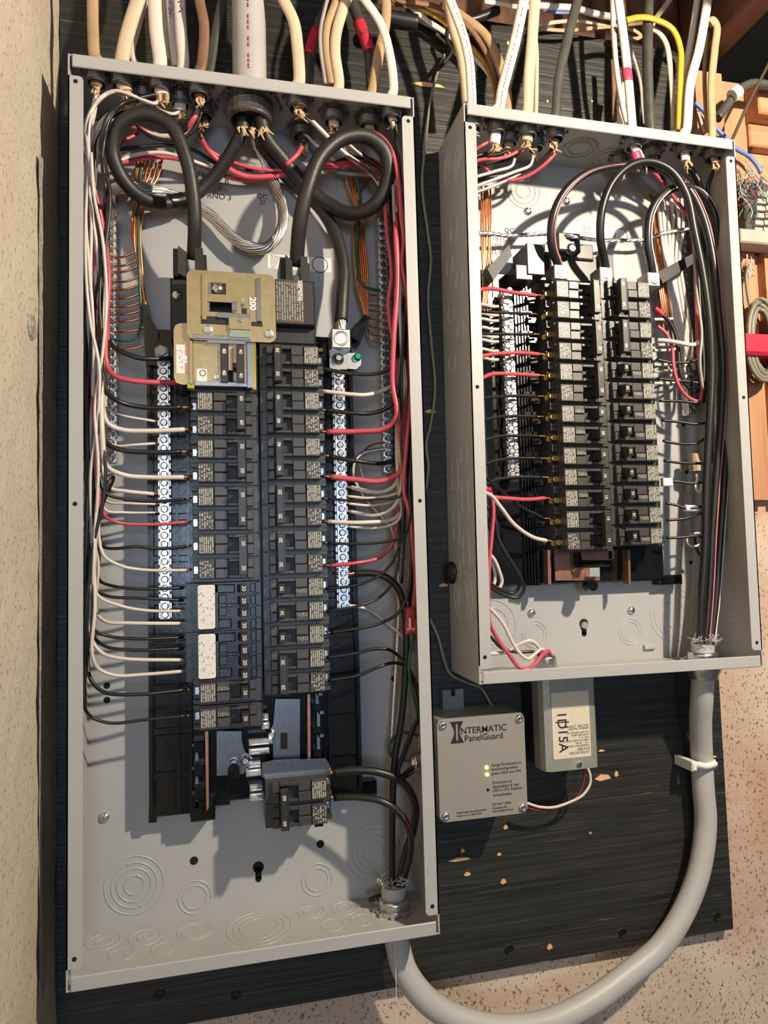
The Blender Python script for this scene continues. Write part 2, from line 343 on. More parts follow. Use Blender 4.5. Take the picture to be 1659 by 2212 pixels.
# ---------------------------------------------------------------- enclosures
T = .0015; DP = .0953; H1 = .9105; WD = .362
scr = MB().lathe((0, 0, 0), 'd', [(0, .0050), (.0012, .0054), (.0022, .0046), (.0034, .0035), (.0036, .0012)], 14).box(-.0030, .0030, .0033, .0038, -.0005, .0005).box(-.0005, .0005, .0033, .0038, -.003, .003).mesh('pan_screw', zinc)
dotm = mat('hole_black', (.004, .004, .004), .9)
def enclosure(x0, z0, w, h, name, label, rot=0.):
    e = empty(name, x0, 0, z0, label, 'panel box', rot=rot)
    x1, z1 = x0+w, z0-h
    MB().box(x0, x1, 0, T, z1, z0).build('back_wall', paint, e)
    MB().box(x0, x0+T, T, DP, z1, z0).build('side_wall', paint, e); MB().box(x1-T, x1, T, DP, z1, z0).build('side_wall', paint, e)
    MB().box(x0+T, x1-T, T, DP-.0005, z0-T, z0).build('top_wall', paint, e); MB().box(x0+T, x1-T, T, DP-.0005, z1, z1+T).build('bottom_wall', paint, e)
    MB().box(x0+.004, x1-.004, DP-.0005, DP+.0012, z0-.0135, z0, .0008).build('top_lip', paint, e)
    MB().box(x0+.004, x1-.004, DP-.0005, DP+.0012, z1, z1+.0135, .0008).build('bottom_lip', paint, e)
    for xa, xb in ((x0, x0+.0145), (x1-.0145, x1)):
        r = .004; za, zb = z1+.020, z0-.0225; inn = xb if xa == x0 else xa; out = xa if xa == x0 else xb; sg = 1 if xa == x0 else -1
        poly = [(out, za), (inn-sg*r, za), (inn-sg*r*.3, za+r*.3), (inn, za+r), (inn, zb-r), (inn-sg*r*.3, zb-r*.3), (inn-sg*r, zb), (out, zb)]
        MB().prism(poly, DP-.0012, DP).build('flange', paint, e)
        for zz in (zb-.006, (za+zb)/2, za+.009):
            MB().cyl(((xa+xb)/2, DP-.0002, zz), 'd', .0022, .0004, 12).build('cover_screw_hole', dotm, e)
    return e
def knock_out(e, c, axis, radii, sgn=1, name='knockout'):
    q = MB()
    for i, r in enumerate(radii):
        q.ring(c, axis if sgn > 0 else (-Vector({'x': (1, 0, 0), 'd': (0, 1, 0), 'z': (0, 0, 1)}[axis])), r, .0008, .0007, 40)
        for k in range(2):
            a = 1.2+i*1.9+k*math.pi; v = {'d': (math.cos(a)*r, .0004, math.sin(a)*r), 'x': (sgn*.0004, math.cos(a)*r, math.sin(a)*r), 'z': (math.cos(a)*r, math.sin(a)*r, sgn*.0004)}[axis]
            p = Vector(c)+Vector(v); q.lathe(p, axis, [(-.0003, .0016), (.0006*1, .0009)], 6)
    return q.build(name, paint, e)
EL = enclosure(0, 0, WD, H1, 'panel_enclosure', 'tall grey steel panel enclosure standing open against the side wall')
RW, RH, RX, RZ = .362, .6587, .4212, .0014
ER = enclosure(RX, RZ, RW, RH, 'panel_enclosure', 'shorter grey steel panel enclosure standing open above the surge protector')
ER.rotation_euler.y = .0089
# knockouts on the back and bottom of the tall box, the short box and its outer side
for px, py, rr in [(290, 1912, (.010, .0175, .0235, .0305)), (421, 1938, (.0125, .0175)), (685, 1900, (.0125, .0175)), (805, 1840, (.012, .019, .025, .032)), (790, 425, (.011, .018, .024))]:
    c = U(px, py, T); knock_out(EL, (c.x, T, c.z), 'd', rr)
for px, py, rr in [(224, 2034, (.008, .0165)), (313, 2025, (.0075, .016)), (422, 2011, (.014, .018)), (560, 2005, (.020, .027, .034)), (673, 1970, (.009, .0145)), (745, 1962, (.008, .0145)), (262, 2062, (.012,)), (352, 2050, (.011,)), (718, 1998, (.012,)), (782, 1987, (.012,))]:
    c = UZ(px, py, -H1+T); knock_out(EL, (c.x, min(max(c.y, .012), .085), -H1+T), 'z', rr)
for px, py in [(690, 240), (760, 250)]:
    c = UZ(px, py, -T); knock_out(EL, (c.x, c.y, -T), 'z', (.011,), -1)
for py, rr, d in [(1600, (.012, .018), .05), (1730, (.014, .022, .030), .05), (1850, (.014, .022, .030), .05)]:
    c = U(905, py, d); knock_out(EL, (WD-T, d, c.z), 'x', rr, -1)
for px, py, r in [(419, 1859, .0045), (692, 1823, .0045), (231, 1481, .0035), (231, 1512, .0035), (850, 1466, .003), (537, 372, .005)]:
    c = U(px, py, T); MB().cyl((c.x, T-.0002, c.z), 'd', r, .0005, 16).build('mounting_hole', dotm, EL)
def URT(p):                                    # undo the short box's slight lean
    a, b = p.x-RX, p.z-RZ; return Vector((RX+a-.0089*b, p.y, RZ+b+.0089*a))
def UR(px, py, d): return URT(U(px, py, d))
def keyhole(e, px, py):
    c = (UR if e is ER else U)(px, py, T); k = MB().cyl((c.x, T-.0002, c.z), 'd', .0062, .0005, 18); k.box(c.x-.0034, c.x+.0034, T, T+.0003, c.z-.013, c.z); k.cyl((c.x, T-.0002, c.z-.013), 'd', .0034, .0005, 14); k.build('keyhole', dotm, e)
keyhole(EL, 558, 1873)
for px, py in [(226, 1765), (434, 383)]:
    c = U(px, py, T); inst(scr, 'mounting_screw', EL, (c.x, T, c.z))
for px, py, rr in [(1455, 1328, (.0165, .0285, .035)), (1361, 1364, (.0125, .0165)), (1155, 1370, (.0125, .0165)), (1062, 1352, (.022, .032)), (1130, 412, (.010, .0175, .0235))]:
    c = UR(px, py, T); knock_out(ER, (c.x, T, c.z), 'd', rr)
for px, py in [(1252, 320), (1310, 345)]:
    c = UZ(px, py, -T); knock_out(ER, (c.x, min(max(c.y, .03), .07), -T), 'z', (.014, .021), -1)
for z, rr in [(-.045, (.013, .021, .029)), (-.13, (.010, .016)), (-.565, (.013, .021, .031))]:
    knock_out(ER, (RX, .05, z), 'x', rr, -1)
for i, z in enumerate([-.165, -.195, -.225, -.255, -.285, -.40, -.43, -.46, -.49, -.52]):
    knock_out(ER, (RX, .032+.033*(i % 2), z), 'x', (.0115,), -1)
    if z < -.39: knock_out(ER, (RX, .065-.033*(i % 2), z-.012), 'x', (.0115,), -1)
for z, rr in [(-.06, (.013, .021, .029)), (-.44, (.012,)), (-.49, (.012,)), (-.58, (.013, .021, .031))]:
    knock_out(ER, (RX+RW-T, .05, z), 'x', rr, -1)
for px, py in [(1223, 435), (1140, 457), (1148, 1324), (1363, 1318)]:
    c = UR(px, py, T); inst(scr, 'mounting_screw', ER, (c.x, T, c.z))
keyhole(ER, 1261, 1347); c = UR(1261, 1350, T); MB().cyl((c.x, T, c.z), 'd', .0045, .003, 12).build('mounting_screw', steel, ER)
for px, py in [(1483, 1020), (1476, 918), (1492, 1215), (1470, 1258)]:
    c = UR(px, py, T); MB().cyl((c.x, T-.0002, c.z), 'd', .0026, .0005, 12).build('mounting_hole', dotm, ER)
c = UR(1401, 1397, T); MB().box(c.x-.008, c.x+.008, T, .006, c.z-.003, c.z+.003, .001).build('back_tab', paint, ER)
# ink stamped on the back walls
for s, px, py, sz in [('B', 490, 393, .009), ('2022', 481, 410, .0055), ('RNO 3', 474, 425, .0095), ('QC', 566, 425, .0085), ('27', 567, 438, .0075)]:
    c = U(px, py, T+.0003); text(s, c.x, T+.0003, c.z, sz, inkm, EL, .03, 'ink_stamp')
inkd = mat('dull_red_ink', (.26, .13, .12), .6)
for s, px, py, sz, mt_ in [('QC', 1100, 498, .009, inkm), ('STDS', 1088, 516, .010, inkd), ('1900 15', 1080, 531, .007, inkd), ('TUR', 1074, 545, .010, inkd)]:
    c = U(px, py, T+.0003); text(s, *URT(c), sz, mt_, ER, 0, 'ink_stamp')
def sticker(e, px0, py0, px1, py1, lines, circ, d=T):
    a = U(px0, py0, d); b = U(px1, py1, d)
    if e is ER: a, b = URT(a), URT(b)
    l = MB().box(a.x, b.x, d, d+.0003, b.z, a.z).build('instruction_label', labw, e)
    n = len(lines); h = (a.z-b.z)/(n+.6)
    for i, s in enumerate(lines):
        t_ = textmesh(s, h*1.05, inkm); o = text(s, a.x+.003+max(v.co.x for v in t_.vertices), d+.0005, a.z-h*(i+.8), h*1.05, inkm, l, 0, 'print_line')
    if circ: MB().ring((b.x-.014, d+.0003, (a.z+b.z)/2), 'd', .0095, .0005, .0003, 24).build('diagram_circle', inkm, l)
    return l
sticker(EL, 578, 549, 716, 589, ['This device is', 'wall and the', 'torque the', 'mounting', 'with the', 'proper', 'used to'], True)
sticker(ER, 1254, 487, 1362, 525, ['This device', 'wall and', 'torque', 'with', 'proper'], True)
# ---------------------------------------------------------------- panel interiors
screw_top = MB().lathe((0, 0, 0), 'd', [(0, .0040), (.0014, .0040), (.0022, .0028)], 10).box(-.003, .003, .0021, .0025, -.0004, .0004).mesh('bar_screw', zinc)
screw_blue = MB().lathe((0, 0, 0), 'd', [(0, .0036), (.003, .0036), (.0042, .0024)], 8).mesh('bar_screw', zincb)
def neutral_bar(x0, x1, d0, d1, za, zb, n, name, label=None, cat=None, parent=None, two=False, m=alum, sm=None):
    b = MB().box(x0, x1, d0, d1, zb, za, .0006); p = (za-zb)/n
    for i in range(n):                                      # moulded collars beside every wire hole
        z = za-p*(i+.5); b.box(x0-.0012, x0, d0, d1-.002, z-p*.33, z+p*.33); b.box(x1, x1+.0012, d0, d1-.002, z-p*.33, z+p*.33)
    o = b.build(name, m, parent)
    if label: tag(o, label, cat)
    for i in range(n):
        z = za-p*(i+.5)
        for k in ((0, 1) if two else (0,)):
            xx = (x0+x1)/2 if not two else x0+(x1-x0)*(.28 if (k == 0) else .74)
            q = bpy.data.objects.new('screw', sm or screw_top); col.objects.link(q); q.parent = o
            q.location = Vector((xx, -d1, (z+(p*.5 if k else 0))+Z0))-Vector(o['_w']); q.rotation_euler = (0, random.uniform(-.9, .9), 0)
    return o
IL = empty('breaker_interior', .18, T, -.79, 'black moulded breaker base with bus bars in the tall panel', 'breaker base')
b = MB().box(.0665, .2965, .004, .024, -.777, -.256, .002)
b.box(.0670, .0705, .024, .030, -.775, -.258).box(.2925, .2960, .024, .030, -.775, -.258)
for i in range(11):
    z = -.285-i*.046
    b.box(.0725, .1105, .024, .0262, z-.040, z, .001).box(.2605, .2915, .024, .0262, z-.040, z, .001)
b.box(.096, .0985, .024, .031, -.775, -.285).box(.1085, .1115, .024, .036, -.785, -.285).box(.2585, .2610, .024, .034, -.770, -.285)
b.build('base_moulding', base_m, IL)
arm = MB()                                               # latch arms at the corners
arm.hull([(.0665, .012, -.300), (.0815, .012, -.300), (.0805, .012, -.262), (.0630, .012, -.236)], [(.0665, .034, -.300), (.0815, .034, -.300), (.0790, .034, -.260), (.0625, .034, -.232)])
arm.box(.070, .112, .012, .030, -.300, -.268, .002); arm.box(.074, .085, .030, .033, -.295, -.274).box(.087, .100, .030, .033, -.295, -.274)
a0 = U(305, 655, .035); arm.hull([(.0625, .014, -.25), (.0700, .014, -.262), (a0.x+.008, .020, a0.z-.002), (a0.x, .020, a0.z)], [(.0625, .030, -.25), (.0700, .030, -.262), (a0.x+.008, .036, a0.z-.002), (a0.x, .036, a0.z)])
arm.build('latch_arm', base_m, IL)
a0, a1, a2 = U(770, 735, .03), U(800, 680, .045), U(775, 700, .045)
arm = MB(); arm.hull([(a1.x-.007, .018, a1.z), (a1.x, .018, a1.z-.003), (a0.x+.004, .014, a0.z-.004), (a0.x-.012, .014, a0.z+.006)], [(a1.x-.007, .045, a1.z), (a1.x, .045, a1.z-.003), (a0.x+.004, .034, a0.z-.004), (a0.x-.012, .034, a0.z+.006)])
arm.box(.244, .2965, .006, .026, -.300, -.262, .002); arm.box(.2465, .258, .026, .034, -.296, -.266, .002)
arm.build('latch_arm', base_m, IL)
foot = MB().hull([(.0665, .006, -.77), (.0765, .006, -.772), (.0735, .006, -.7915), (.0655, .006, -.7915)], [(.0665, .026, -.77), (.0765, .026, -.772), (.0735, .022, -.7915), (.0655, .022, -.7915)]); foot.box(.0765, .150, .006, .022, -.782, -.770, .002); foot.box(.109, .1345, .006, .034, -.792, -.768, .002)
foot.build('foot', base_m, IL)
f2 = U(790, 1700, .025); MB().box(.285, f2.x+.014, .006, .022, f2.z-.012, f2.z+.004, .003).build('foot', base_m, IL)
# bus tray at the empty spaces, stab clips, bus plates and thin copper rails
zt = U(500, 1575, .03).z; zb_ = -.770
tray = MB().box(.112, .2585, .014, .0245, zb_, zt+.04)
for i in range(4):
    tray.box(.135+.0025*i, .1362+.0025*i, .0245, .031, zb_, zt+.03).box(.2185+.003*i, .2197+.003*i, .0245, .031, zb_+.02, zt+.05)
for i in range(6):
    z = zt-.012-i*.0254*.98
    if z > zb_: tray.box(.113, .124, .0245, .038, z-.008, z+.004, .001)
    tray.box(.240, .2495, .0245, .040, z+.03-.004, z+.03+.004, .001)
tray.build('bus_tray', base_m, IL)
def pxpoly(P, d): return [(U(a, b, d).x, U(a, b, d).z) for a, b in P]
MB().prism(pxpoly([(468, 1580), (522, 1580), (522, 1600), (528, 1622), (545, 1636), (545, 1668), (527, 1668), (527, 1672), (468, 1676)], .034), .0315, .034).build('bus_plate', dbus, IL)
MB().prism(pxpoly([(595, 1510), (648, 1510), (648, 1645), (590, 1650), (590, 1610), (578, 1590), (590, 1565)], .034), .0315, .034).build('bus_plate', dbus, IL)
MB().prism(pxpoly([(606, 1583), (621, 1583), (621, 1618), (606, 1618)], .0344), .0338, .0345).build('bus_slot', dotm, IL)
MB().prism(pxpoly([(566, 1650), (588, 1645), (705, 1640), (716, 1660), (716, 1672), (566, 1682)], .052), .047, .0485).build('retainer_plate', dbus, IL)
for y0, y1, xa, xb in [(1545, 1558, 567, 580), (1562, 1577, 566, 582), (1598, 1613, 538, 588), (1617, 1633, 538, 582), (1648, 1661, 536, 563), (1663, 1680, 532, 564), (1698, 1712, 540, 568), (1715, 1733, 540, 570)]:
    p0, p1 = U(xa, y1, .050), U(xb, y0, .050); MB().box(p0.x, p1.x, .040, .050, p0.z, p1.z, .003).build('bus_stab', tin, IL)
for px, py in [(530, 1645), (586, 1589)]:
    c = U(px, py, .040); MB().lathe((c.x, .034, c.z), 'd', [(0, .0052), (.003, .0050), (.006, .003)], 12).build('rivet', alum, IL)
for P in ([(443, 1580), (450, 1580), (451, 1745), (446, 1752)], [(664, 1500), (670, 1500), (671, 1648), (665, 1650)]):
    MB().prism(pxpoly(P, .040), .030, .040).build('copper_rail', cubus, IL)
zl = mat('blue_sheen_steel', (.22, .28, .33), .3, .8)
for px, py, w in [(425, 1625, 1), (425, 1675, 1), (425, 1728, 1), (685, 1515, -1), (688, 1555, -1), (688, 1605, -1)]:
    p = U(px, py, .034); MB().box(p.x-.0016, p.x+.0016, .030, .034, p.z-.009, p.z+.009).box(p.x-(.006 if w > 0 else 0), p.x+(0 if w > 0 else .006), .030, .034, p.z+.006, p.z+.009).build('contact_clip', zl, IL)
for px, py in [(505, 1660)]:
    p = U(px, py, .05); MB().cyl((p.x, .03, p.z), 'd', .0055, .020, 12).box(p.x-.006, p.x+.006, .03, .045, p.z-.012, p.z).build('bus_post', base_m, IL)
zr = U(510, 1570, 0)
zA, zB = U(355, 775, .045).z, U(355, 1338, .045).z
neutral_bar(.0806, .0910, .030, .045, zA, zB, 30, 'neutral_bar', parent=IL)
zA, zB = U(735, 800, .045).z, U(735, 1318, .045).z
neutral_bar(.2712, .2830, .030, .045, zA, zB, 30, 'neutral_bar', parent=IL)
c = U(348, 757, .045); MB().lathe((c.x, .028, c.z), 'd', [(0, .008), (.012, .008), (.0125, .0055), (.017, .0055)], 6, False).build('bar_bolt', steel, IL)
gl = empty('ground_bar', .029, T, -.5, 'slim ground bar screwed beside the left gutter of the tall panel', 'ground bar')
zA, zB = U(238, 450, .022).z, U(238, 1000, .022).z
neutral_bar(.0235, .0330, .012, .022, zA, zB, 32, 'bar', parent=gl)
MB().box(.0225, .0330, .002, .012, zA+.012, zA+.034, .001).build('end_bracket', zinc, gl); c = U(226, 420, .024)
MB().box(c.x-.010, c.x+.006, .004, .026, c.z-.016, c.z+.004, .003).cyl((c.x-.002, .026, c.z-.006), 'd', .006, .004, 12).build('lug', alum, gl)
gr_ = empty('ground_bar', .341, T, -.5, 'wide ground bar with two rows of bluish screws in the tall panel', 'ground bar')
zA, zB = U(835, 470, .022).z, U(838, 1022, .022).z
neutral_bar(.3345, .3475, .012, .022, zA, zB, 34, 'bar', parent=gr_, two=True, sm=screw_blue)
MB().box(.334, .348, .002, .012, zA+.004, zA+.016, .001).build('end_bracket', zinc, gr_)
# neutral lug with its tangs and bonding screw
nl = empty('neutral_lug', .277, .03, -.305, 'big square aluminium neutral lug under the service cable', 'lug')
p0, p1 = U(717, 751, .062), U(757, 711, .062); MB().box(p0.x, p1.x, .036, .062, p0.z, p1.z, .001).build('lug_body', alum, nl)
cx_, cz_ = (p0.x+p1.x)/2, (p0.z+p1.z)/2; MB().lathe((cx_, .0615, cz_), 'd', [(0, .0085), (.0008, .0085), (.0008, .0062), (-.003, .0058), (-.003, .0001)], 18, True, False).build('set_screw', zinc, nl)
p2, p3 = U(712, 797, .047), U(750, 757, .047); MB().box(p2.x, p3.x, .044, .0462, p2.z, p3.z, .0005).build('bus_strap', zinc, nl)
MB().lathe(U(730, 776, .0462), 'd', [(0, .0070), (.001, .0070), (.001, .005), (.005, .005), (.006, .003)], 12).build('strap_bolt', zinc, nl)
MB().prism(pxpoly([(750, 762), (771, 762), (781, 775), (780, 788), (770, 797), (750, 796)], .047), .0445, .0462).build('bonding_tab', zinc, nl)
MB().lathe(U(772, 772, .0462), 'd', [(0, .0046), (.004, .0046), (.005, .003)], 10).build('bonding_screw', mat('green_screw', (.02, .30, .20), .3, .6), nl)
# the shorter panel's interior
IR = empty('breaker_interior', .6, T, -.56, 'black moulded breaker base with copper bus in the shorter panel', 'breaker base')
xa, xb = .4705, .7005; za, zb2 = U(1200, 600, .03).z, -.556
b = MB().box(xa, xb, .004, .024, zb2, za+.004, .002)
for i in range(5): b.box(.505+.0035*i, .507+.0035*i, .024, .028+.001*i, zb2, za)
for i in range(13):
    z = U(1200, 640, .04).z-.0254*i; b.box(.518, .5305, .024, .036, z-.0095, z-.001, .001); b.box(.510, .527, .024, .032, z+.002, z+.008, .001)
b.box(.4705, .4745, .024, .030, zb2, za)
for i in range(7): b.box(.476, .4795, .024, .030, za-.02-i*.05, za-.04-i*.05)
b.build('base_moulding', base_m, IR)
p = U(1476, 1258, .02); MB().box(.695, p.x, .004, .020, p.z-.002, p.z+.010, .002).build('foot', base_m, IR)
bkg = mat('grey_black_moulding', (.045, .045, .040), .35)
q = MB()
def pb_(q, x0, y0, x1, y1, d0, d1, c=.001): a = U(x0, y1, d1); b_ = U(x1, y0, d1); q.box(a.x, b_.x, d0, d1, a.z, b_.z, c)
pb_(q, 1140, 528, 1175, 592, .01, .052); pb_(q, 1115, 573, 1150, 603, .01, .050); pb_(q, 1176, 528, 1200, 545, .01, .045)
q.build('top_bracket', bkg, IR)
q = MB(); pb_(q, 1206, 504, 1254, 540, .008, .040, .002); pb_(q, 1198, 528, 1282, 556, .008, .030, .002); pb_(q, 1190, 555, 1290, 606, .008, .026, .002); pb_(q, 1298, 550, 1325, 600, .008, .03)
q.build('centre_bracket', bkg, IR)
MB().lathe(U(1232, 540, .036), 'd', [(0, .007), (.004, .007), (.006, .004)], 12).build('hold_down_screw', zinc, IR)
q = MB(); p = pxpoly([(1053, 580), (1100, 528), (1106, 552), (1066, 606)], .045); q.prism(p, .020, .045); q.build('latch_arm', bk3, IR)
q = MB(); p = pxpoly([(1420, 588), (1496, 548), (1500, 568), (1432, 612)], .055); q.prism(p, .030, .055); q.build('latch_arm', bk3, IR)
zA, zB = U(1090, 625, .045).z, U(1105, 1032, .045).z
neutral_bar(.4830, .4950, .028, .043, zA, zB, 25, 'neutral_bar', parent=IR, two=True)
for P in ([(1197, 1188), (1233, 1188), (1233, 1222), (1262, 1226), (1296, 1226), (1296, 1254), (1200, 1254)], [(1253, 1188), (1322, 1188), (1322, 1210), (1258, 1210)], [(1315, 1188), (1327, 1188), (1327, 1208), (1315, 1208)]):
    MB().prism(pxpoly(P, .034), .031, .034).build('bus_plate', cubus, IR)
for P in ([(1183, 1188), (1190, 1188), (1191, 1262), (1184, 1262)], [(1356, 1188), (1361, 1188), (1363, 1262), (1358, 1262)]):
    MB().prism(pxpoly(P, .042), .030, .042).build('copper_rail', cubus, IR)
for x0, y0, x1, y1 in [(1276, 1226, 1296, 1246)]: 
    q = MB(); pb_(q, x0, y0, x1, y1, .034, .044); q.build('bus_stab', tin, IR)
q = MB(); pb_(q, 1236, 1190, 1252, 1225, .030, .040, .002); pb_(q, 1244, 1214, 1320, 1226, .030, .040, .002); q.build('bus_insulator', base_m, IR)
MB().lathe(U(1243, 1232, .036), 'd', [(0, .0045), (.002, .0035)], 10).build('rivet', cubus, IR)
MB().lathe(U(1270, 1264, .03), 'd', [(0, .008), (.012, .007)], 12).build('bus_post', base_m, IR)
for px, py in ((1212, 587), (1310, 592), (1413, 603)):
    p = U(px, py, .060); MB().box(p.x-.0085, p.x+.0085, .036, .060, p.z-.009, p.z+.009, .001).build('feeder_lug', alum, IR)
    MB().lathe((p.x, .0598, p.z-.001), 'd', [(0, .0058), (.0008, .0058), (.0008, .004), (-.002, .0035), (-.002, .0001)], 16, True, False).build('lug_screw', zinc, IR)
gr2 = empty('ground_bar', .72, T, -.4, 'long ground bar behind the looped feeders in the shorter panel', 'ground bar')
xg = U(1490, 700, .02).x; zA, zB = U(1490, 505, .02).z, U(1485, 895, .02).z
neutral_bar(xg-.008, xg+.008, .006, .018, zA, zB, 22, 'bar', parent=gr2, two=True)
# ---------------------------------------------------------------- breakers (own frame: u from wire end, d, v down from the top edge)
LEN = .0715; PI = math.pi
pr_a = mat_print('breaker_print_large', (.42, .40, .34), (.050, .047, .042), 'X', 7, 9, .58)
pr_b = mat_print('breaker_print_split', (.40, .38, .33), (.050, .047, .042), 'X', 6, 8, .5)
pr_c = mat_print('quad_label_print', (.30, .28, .26), (.72, .69, .65), 'X', 8, 12, .42)
def M_(q, name, m): return q.mesh(name, m)
MESH = {}
def pole_meshes():
    y = -.0002; b = .0252
    q = MB()
    q.box(.0065, LEN, .018, .058, -b, y); q.box(.0004, .0065, .018, .041, -b, y)
    q.box(0, .0065, .041, .052, -.0042, y); q.box(0, .0065, .041, .052, -b, -.0212); q.box(.0004, .0018, .041, .047, -.019, -.007)
    q.box(.0585, LEN-.0006, .058, .0595, -.0245, -.001, .0004)
    q.box(.0072, .0236, .058, .0668, -.0222, -.0014, .0008)          # label block
    q.box(.0240, .0376, .058, .0668, -.0112, -.0014, .0008); q.box(.0240, .0376, .058, .0655, -.0222, -.0116, .0008)
    q.box(.0376, .0565, .058, .0660, -.0050, -.0014, .0008); q.box(.0376, .0565, .058, .0660, -.0222, -.0182, .0008)
    q.box(.0572, .0645, .058, .0664, -.0112, -.0014, .0008); q.box(.0572, .0645, .058, .0650, -.0222, -.0120, .0006)
    MESH['pole'] = M_(q, 'pole', bk)
    MESH['slot'] = M_(MB().box(.0378, .0563, .0578, .0588, -.0180, -.0052), 'handle_slot', bk3)
    MESH['lug'] = M_(MB().lathe((.0034, .0405, -.0128), 'd', [(0, .0048), (.010, .0048), (.0115, .0036)], 12).box(.0008, .006, .0518, .0523, -.0132, -.0124), 'terminal_screw', brass)
    MESH['lugc'] = M_(MB().box(.0006, .0062, .040, .0445, -.0172, -.0084, .0006).lathe((.0034, .0445, -.0128), 'd', [(0, .0028), (.002, .0028)], 10), 'terminal_screw', zinc)
    MESH['la'] = M_(MB().box(.0080, .0230, .0667, .0669, -.0216, -.0022), 'printed_label', pr_a)
    MESH['lb'] = M_(MB().box(.0080, .0230, .0667, .0669, -.0216, -.0022), 'printed_label', pr_b)
    MESH['ls'] = M_(MB().box(.0248, .0370, .0667, .0669, -.0106, -.0060), 'printed_mark', pr_b)
    MESH['h1'] = M_(MB().hull([(.0475, .058, -.0170), (.0475, .058, -.0062), (.0560, .058, -.0062), (.0560, .058, -.0170)], [(.0495, .0790, -.0166), (.0495, .0790, -.0066), (.0562, .0800, -.0066), (.0562, .0800, -.0166)]), 'handle', bk2)
    q = MB().hull([(.0480, .058, -.0165), (.0480, .058, -.0065), (.0555, .058, -.0065), (.0555, .058, -.0165)], [(.0495, .074, -.0165), (.0495, .074, -.0065), (.0558, .074, -.0065), (.0558, .074, -.0165)])
    q.hull([(.0480, .058, -.0419), (.0480, .058, -.0319), (.0555, .058, -.0319), (.0555, .058, -.0419)], [(.0495, .074, -.0419), (.0495, .074, -.0319), (.0558, .074, -.0319), (.0558, .074, -.0419)])
    q.box(.0488, .0568, .0735, .0815, -.0442, -.0040, .0007); q.box(.0486, .0494, .0735, .0822, -.0444, -.0038)
    MESH['h2'] = M_(q, 'handle_tie', bk2)
pole_meshes()
def child(me, name, parent, dz=0.):
    o = bpy.data.objects.new(name, me); col.objects.link(o); o.parent = parent; o.location = (0, 0, dz); return o
def num(s, parent, u, d, v, size=.0052):
    o = bpy.data.objects.new('rating_number', textmesh(s, size, whitep, .00012)); col.objects.link(o); o.parent = parent
    o.location = (u, -d, v); o.rotation_euler = (Matrix.Rotation(PI/2, 3, 'Y') @ Matrix.Rotation(PI/2, 3, 'X')).to_euler(); return o
def breaker(x, ztop, side, amps, poles, label, dshift=0., lug='lugc', rot=0.):
    e = empty('circuit_breaker', x, -dshift*-1, ztop if side > 0 else ztop-.0254*poles, label, 'breaker')
    e.location = W(x, dshift, ztop if side > 0 else ztop-.0254*poles); e.rotation_euler = (0, (0 if side > 0 else PI)+rot, 0)
    for k in range(poles):
        dz = -.0254*k; p = child(MESH['pole'], 'pole', e, dz)
        child(MESH['slot'], 'handle_slot', p); child(MESH[lug], 'terminal_screw', p)
        child(MESH['la' if (k == (0 if side > 0 else 1)) or poles == 1 else 'lb'], 'printed_label', p)
        if poles == 1: child(MESH['ls'], 'printed_mark', p)
    h = child(MESH['h2' if poles == 2 else 'h1'], 'handle', e)
    if poles == 2: num(amps, h, .0531, .0817, -.0115); num(amps, h, .0531, .0817, -.0370)
    else: num(amps, h, .0529, .0798, -.0116, .0048)
    return e
ORD = ['first', 'second', 'third', 'fourth', 'fifth', 'sixth', 'seventh', 'eighth', 'ninth']
zL = U(420, 844, .066).z+.0008; xL = .1139
for row, amps, n, lb in [(0, '60', 2, 'double 60 amp breaker directly under the gold bracketed breaker'), (2, '50', 2, 'double 50 amp breaker between the 60 and 30 amp breakers, yellow sprayed corner above'), (4, '30', 2, 'double 30 amp breaker fed by a black and a red wire, tall panel'), (6, '20', 2, 'double 20 amp breaker just above the white labelled quad breakers')]:
    breaker(xL, zL-.0254*row, 1, amps, n, lb)
breaker(xL, zL-.0254*12-.0006, 1, '20', 1, 'single 20 amp breaker directly under the lower white labelled quad breaker')
breaker(xL, U(415, 1530, .066).z, 1, '20', 1, 'lowest single 20 amp breaker in its column, set slightly apart, tall panel')
zR = U(690, 745, .066).z+.001; xR = .2588
for row, amps, n, lb in [(0, '30', 2, 'double 30 amp breaker topmost beside the neutral lug'), (2, '40', 2, 'upper of the two double 40 amp breakers'), (4, '40', 2, 'lower of the two double 40 amp breakers'), (6, '20', 2, 'double 20 amp breaker directly under the lower 40 amp breaker'), (8, '20', 2, 'double 20 amp breaker directly above the three single breakers, with black and red wires'), (10, '20', 1, 'uppermost of the three single 20 amp breakers in a row, tall panel'), (11, '20', 1, 'middle of the three single 20 amp breakers in a row, tall panel'), (12, '20', 1, 'lowest of the three single 20 amp breakers in a row, tall panel'), (13, '20', 2, 'double 20 amp breaker directly above the bare bus stabs')]:
    breaker(xR, zR-.0254*row, -1, amps, n, lb, lug='lugc')
breaker(.2578, U(718, 1674, .066).z, -1, '60', 2, 'double 60 amp breaker at the bottom feeding the thick black conductors')
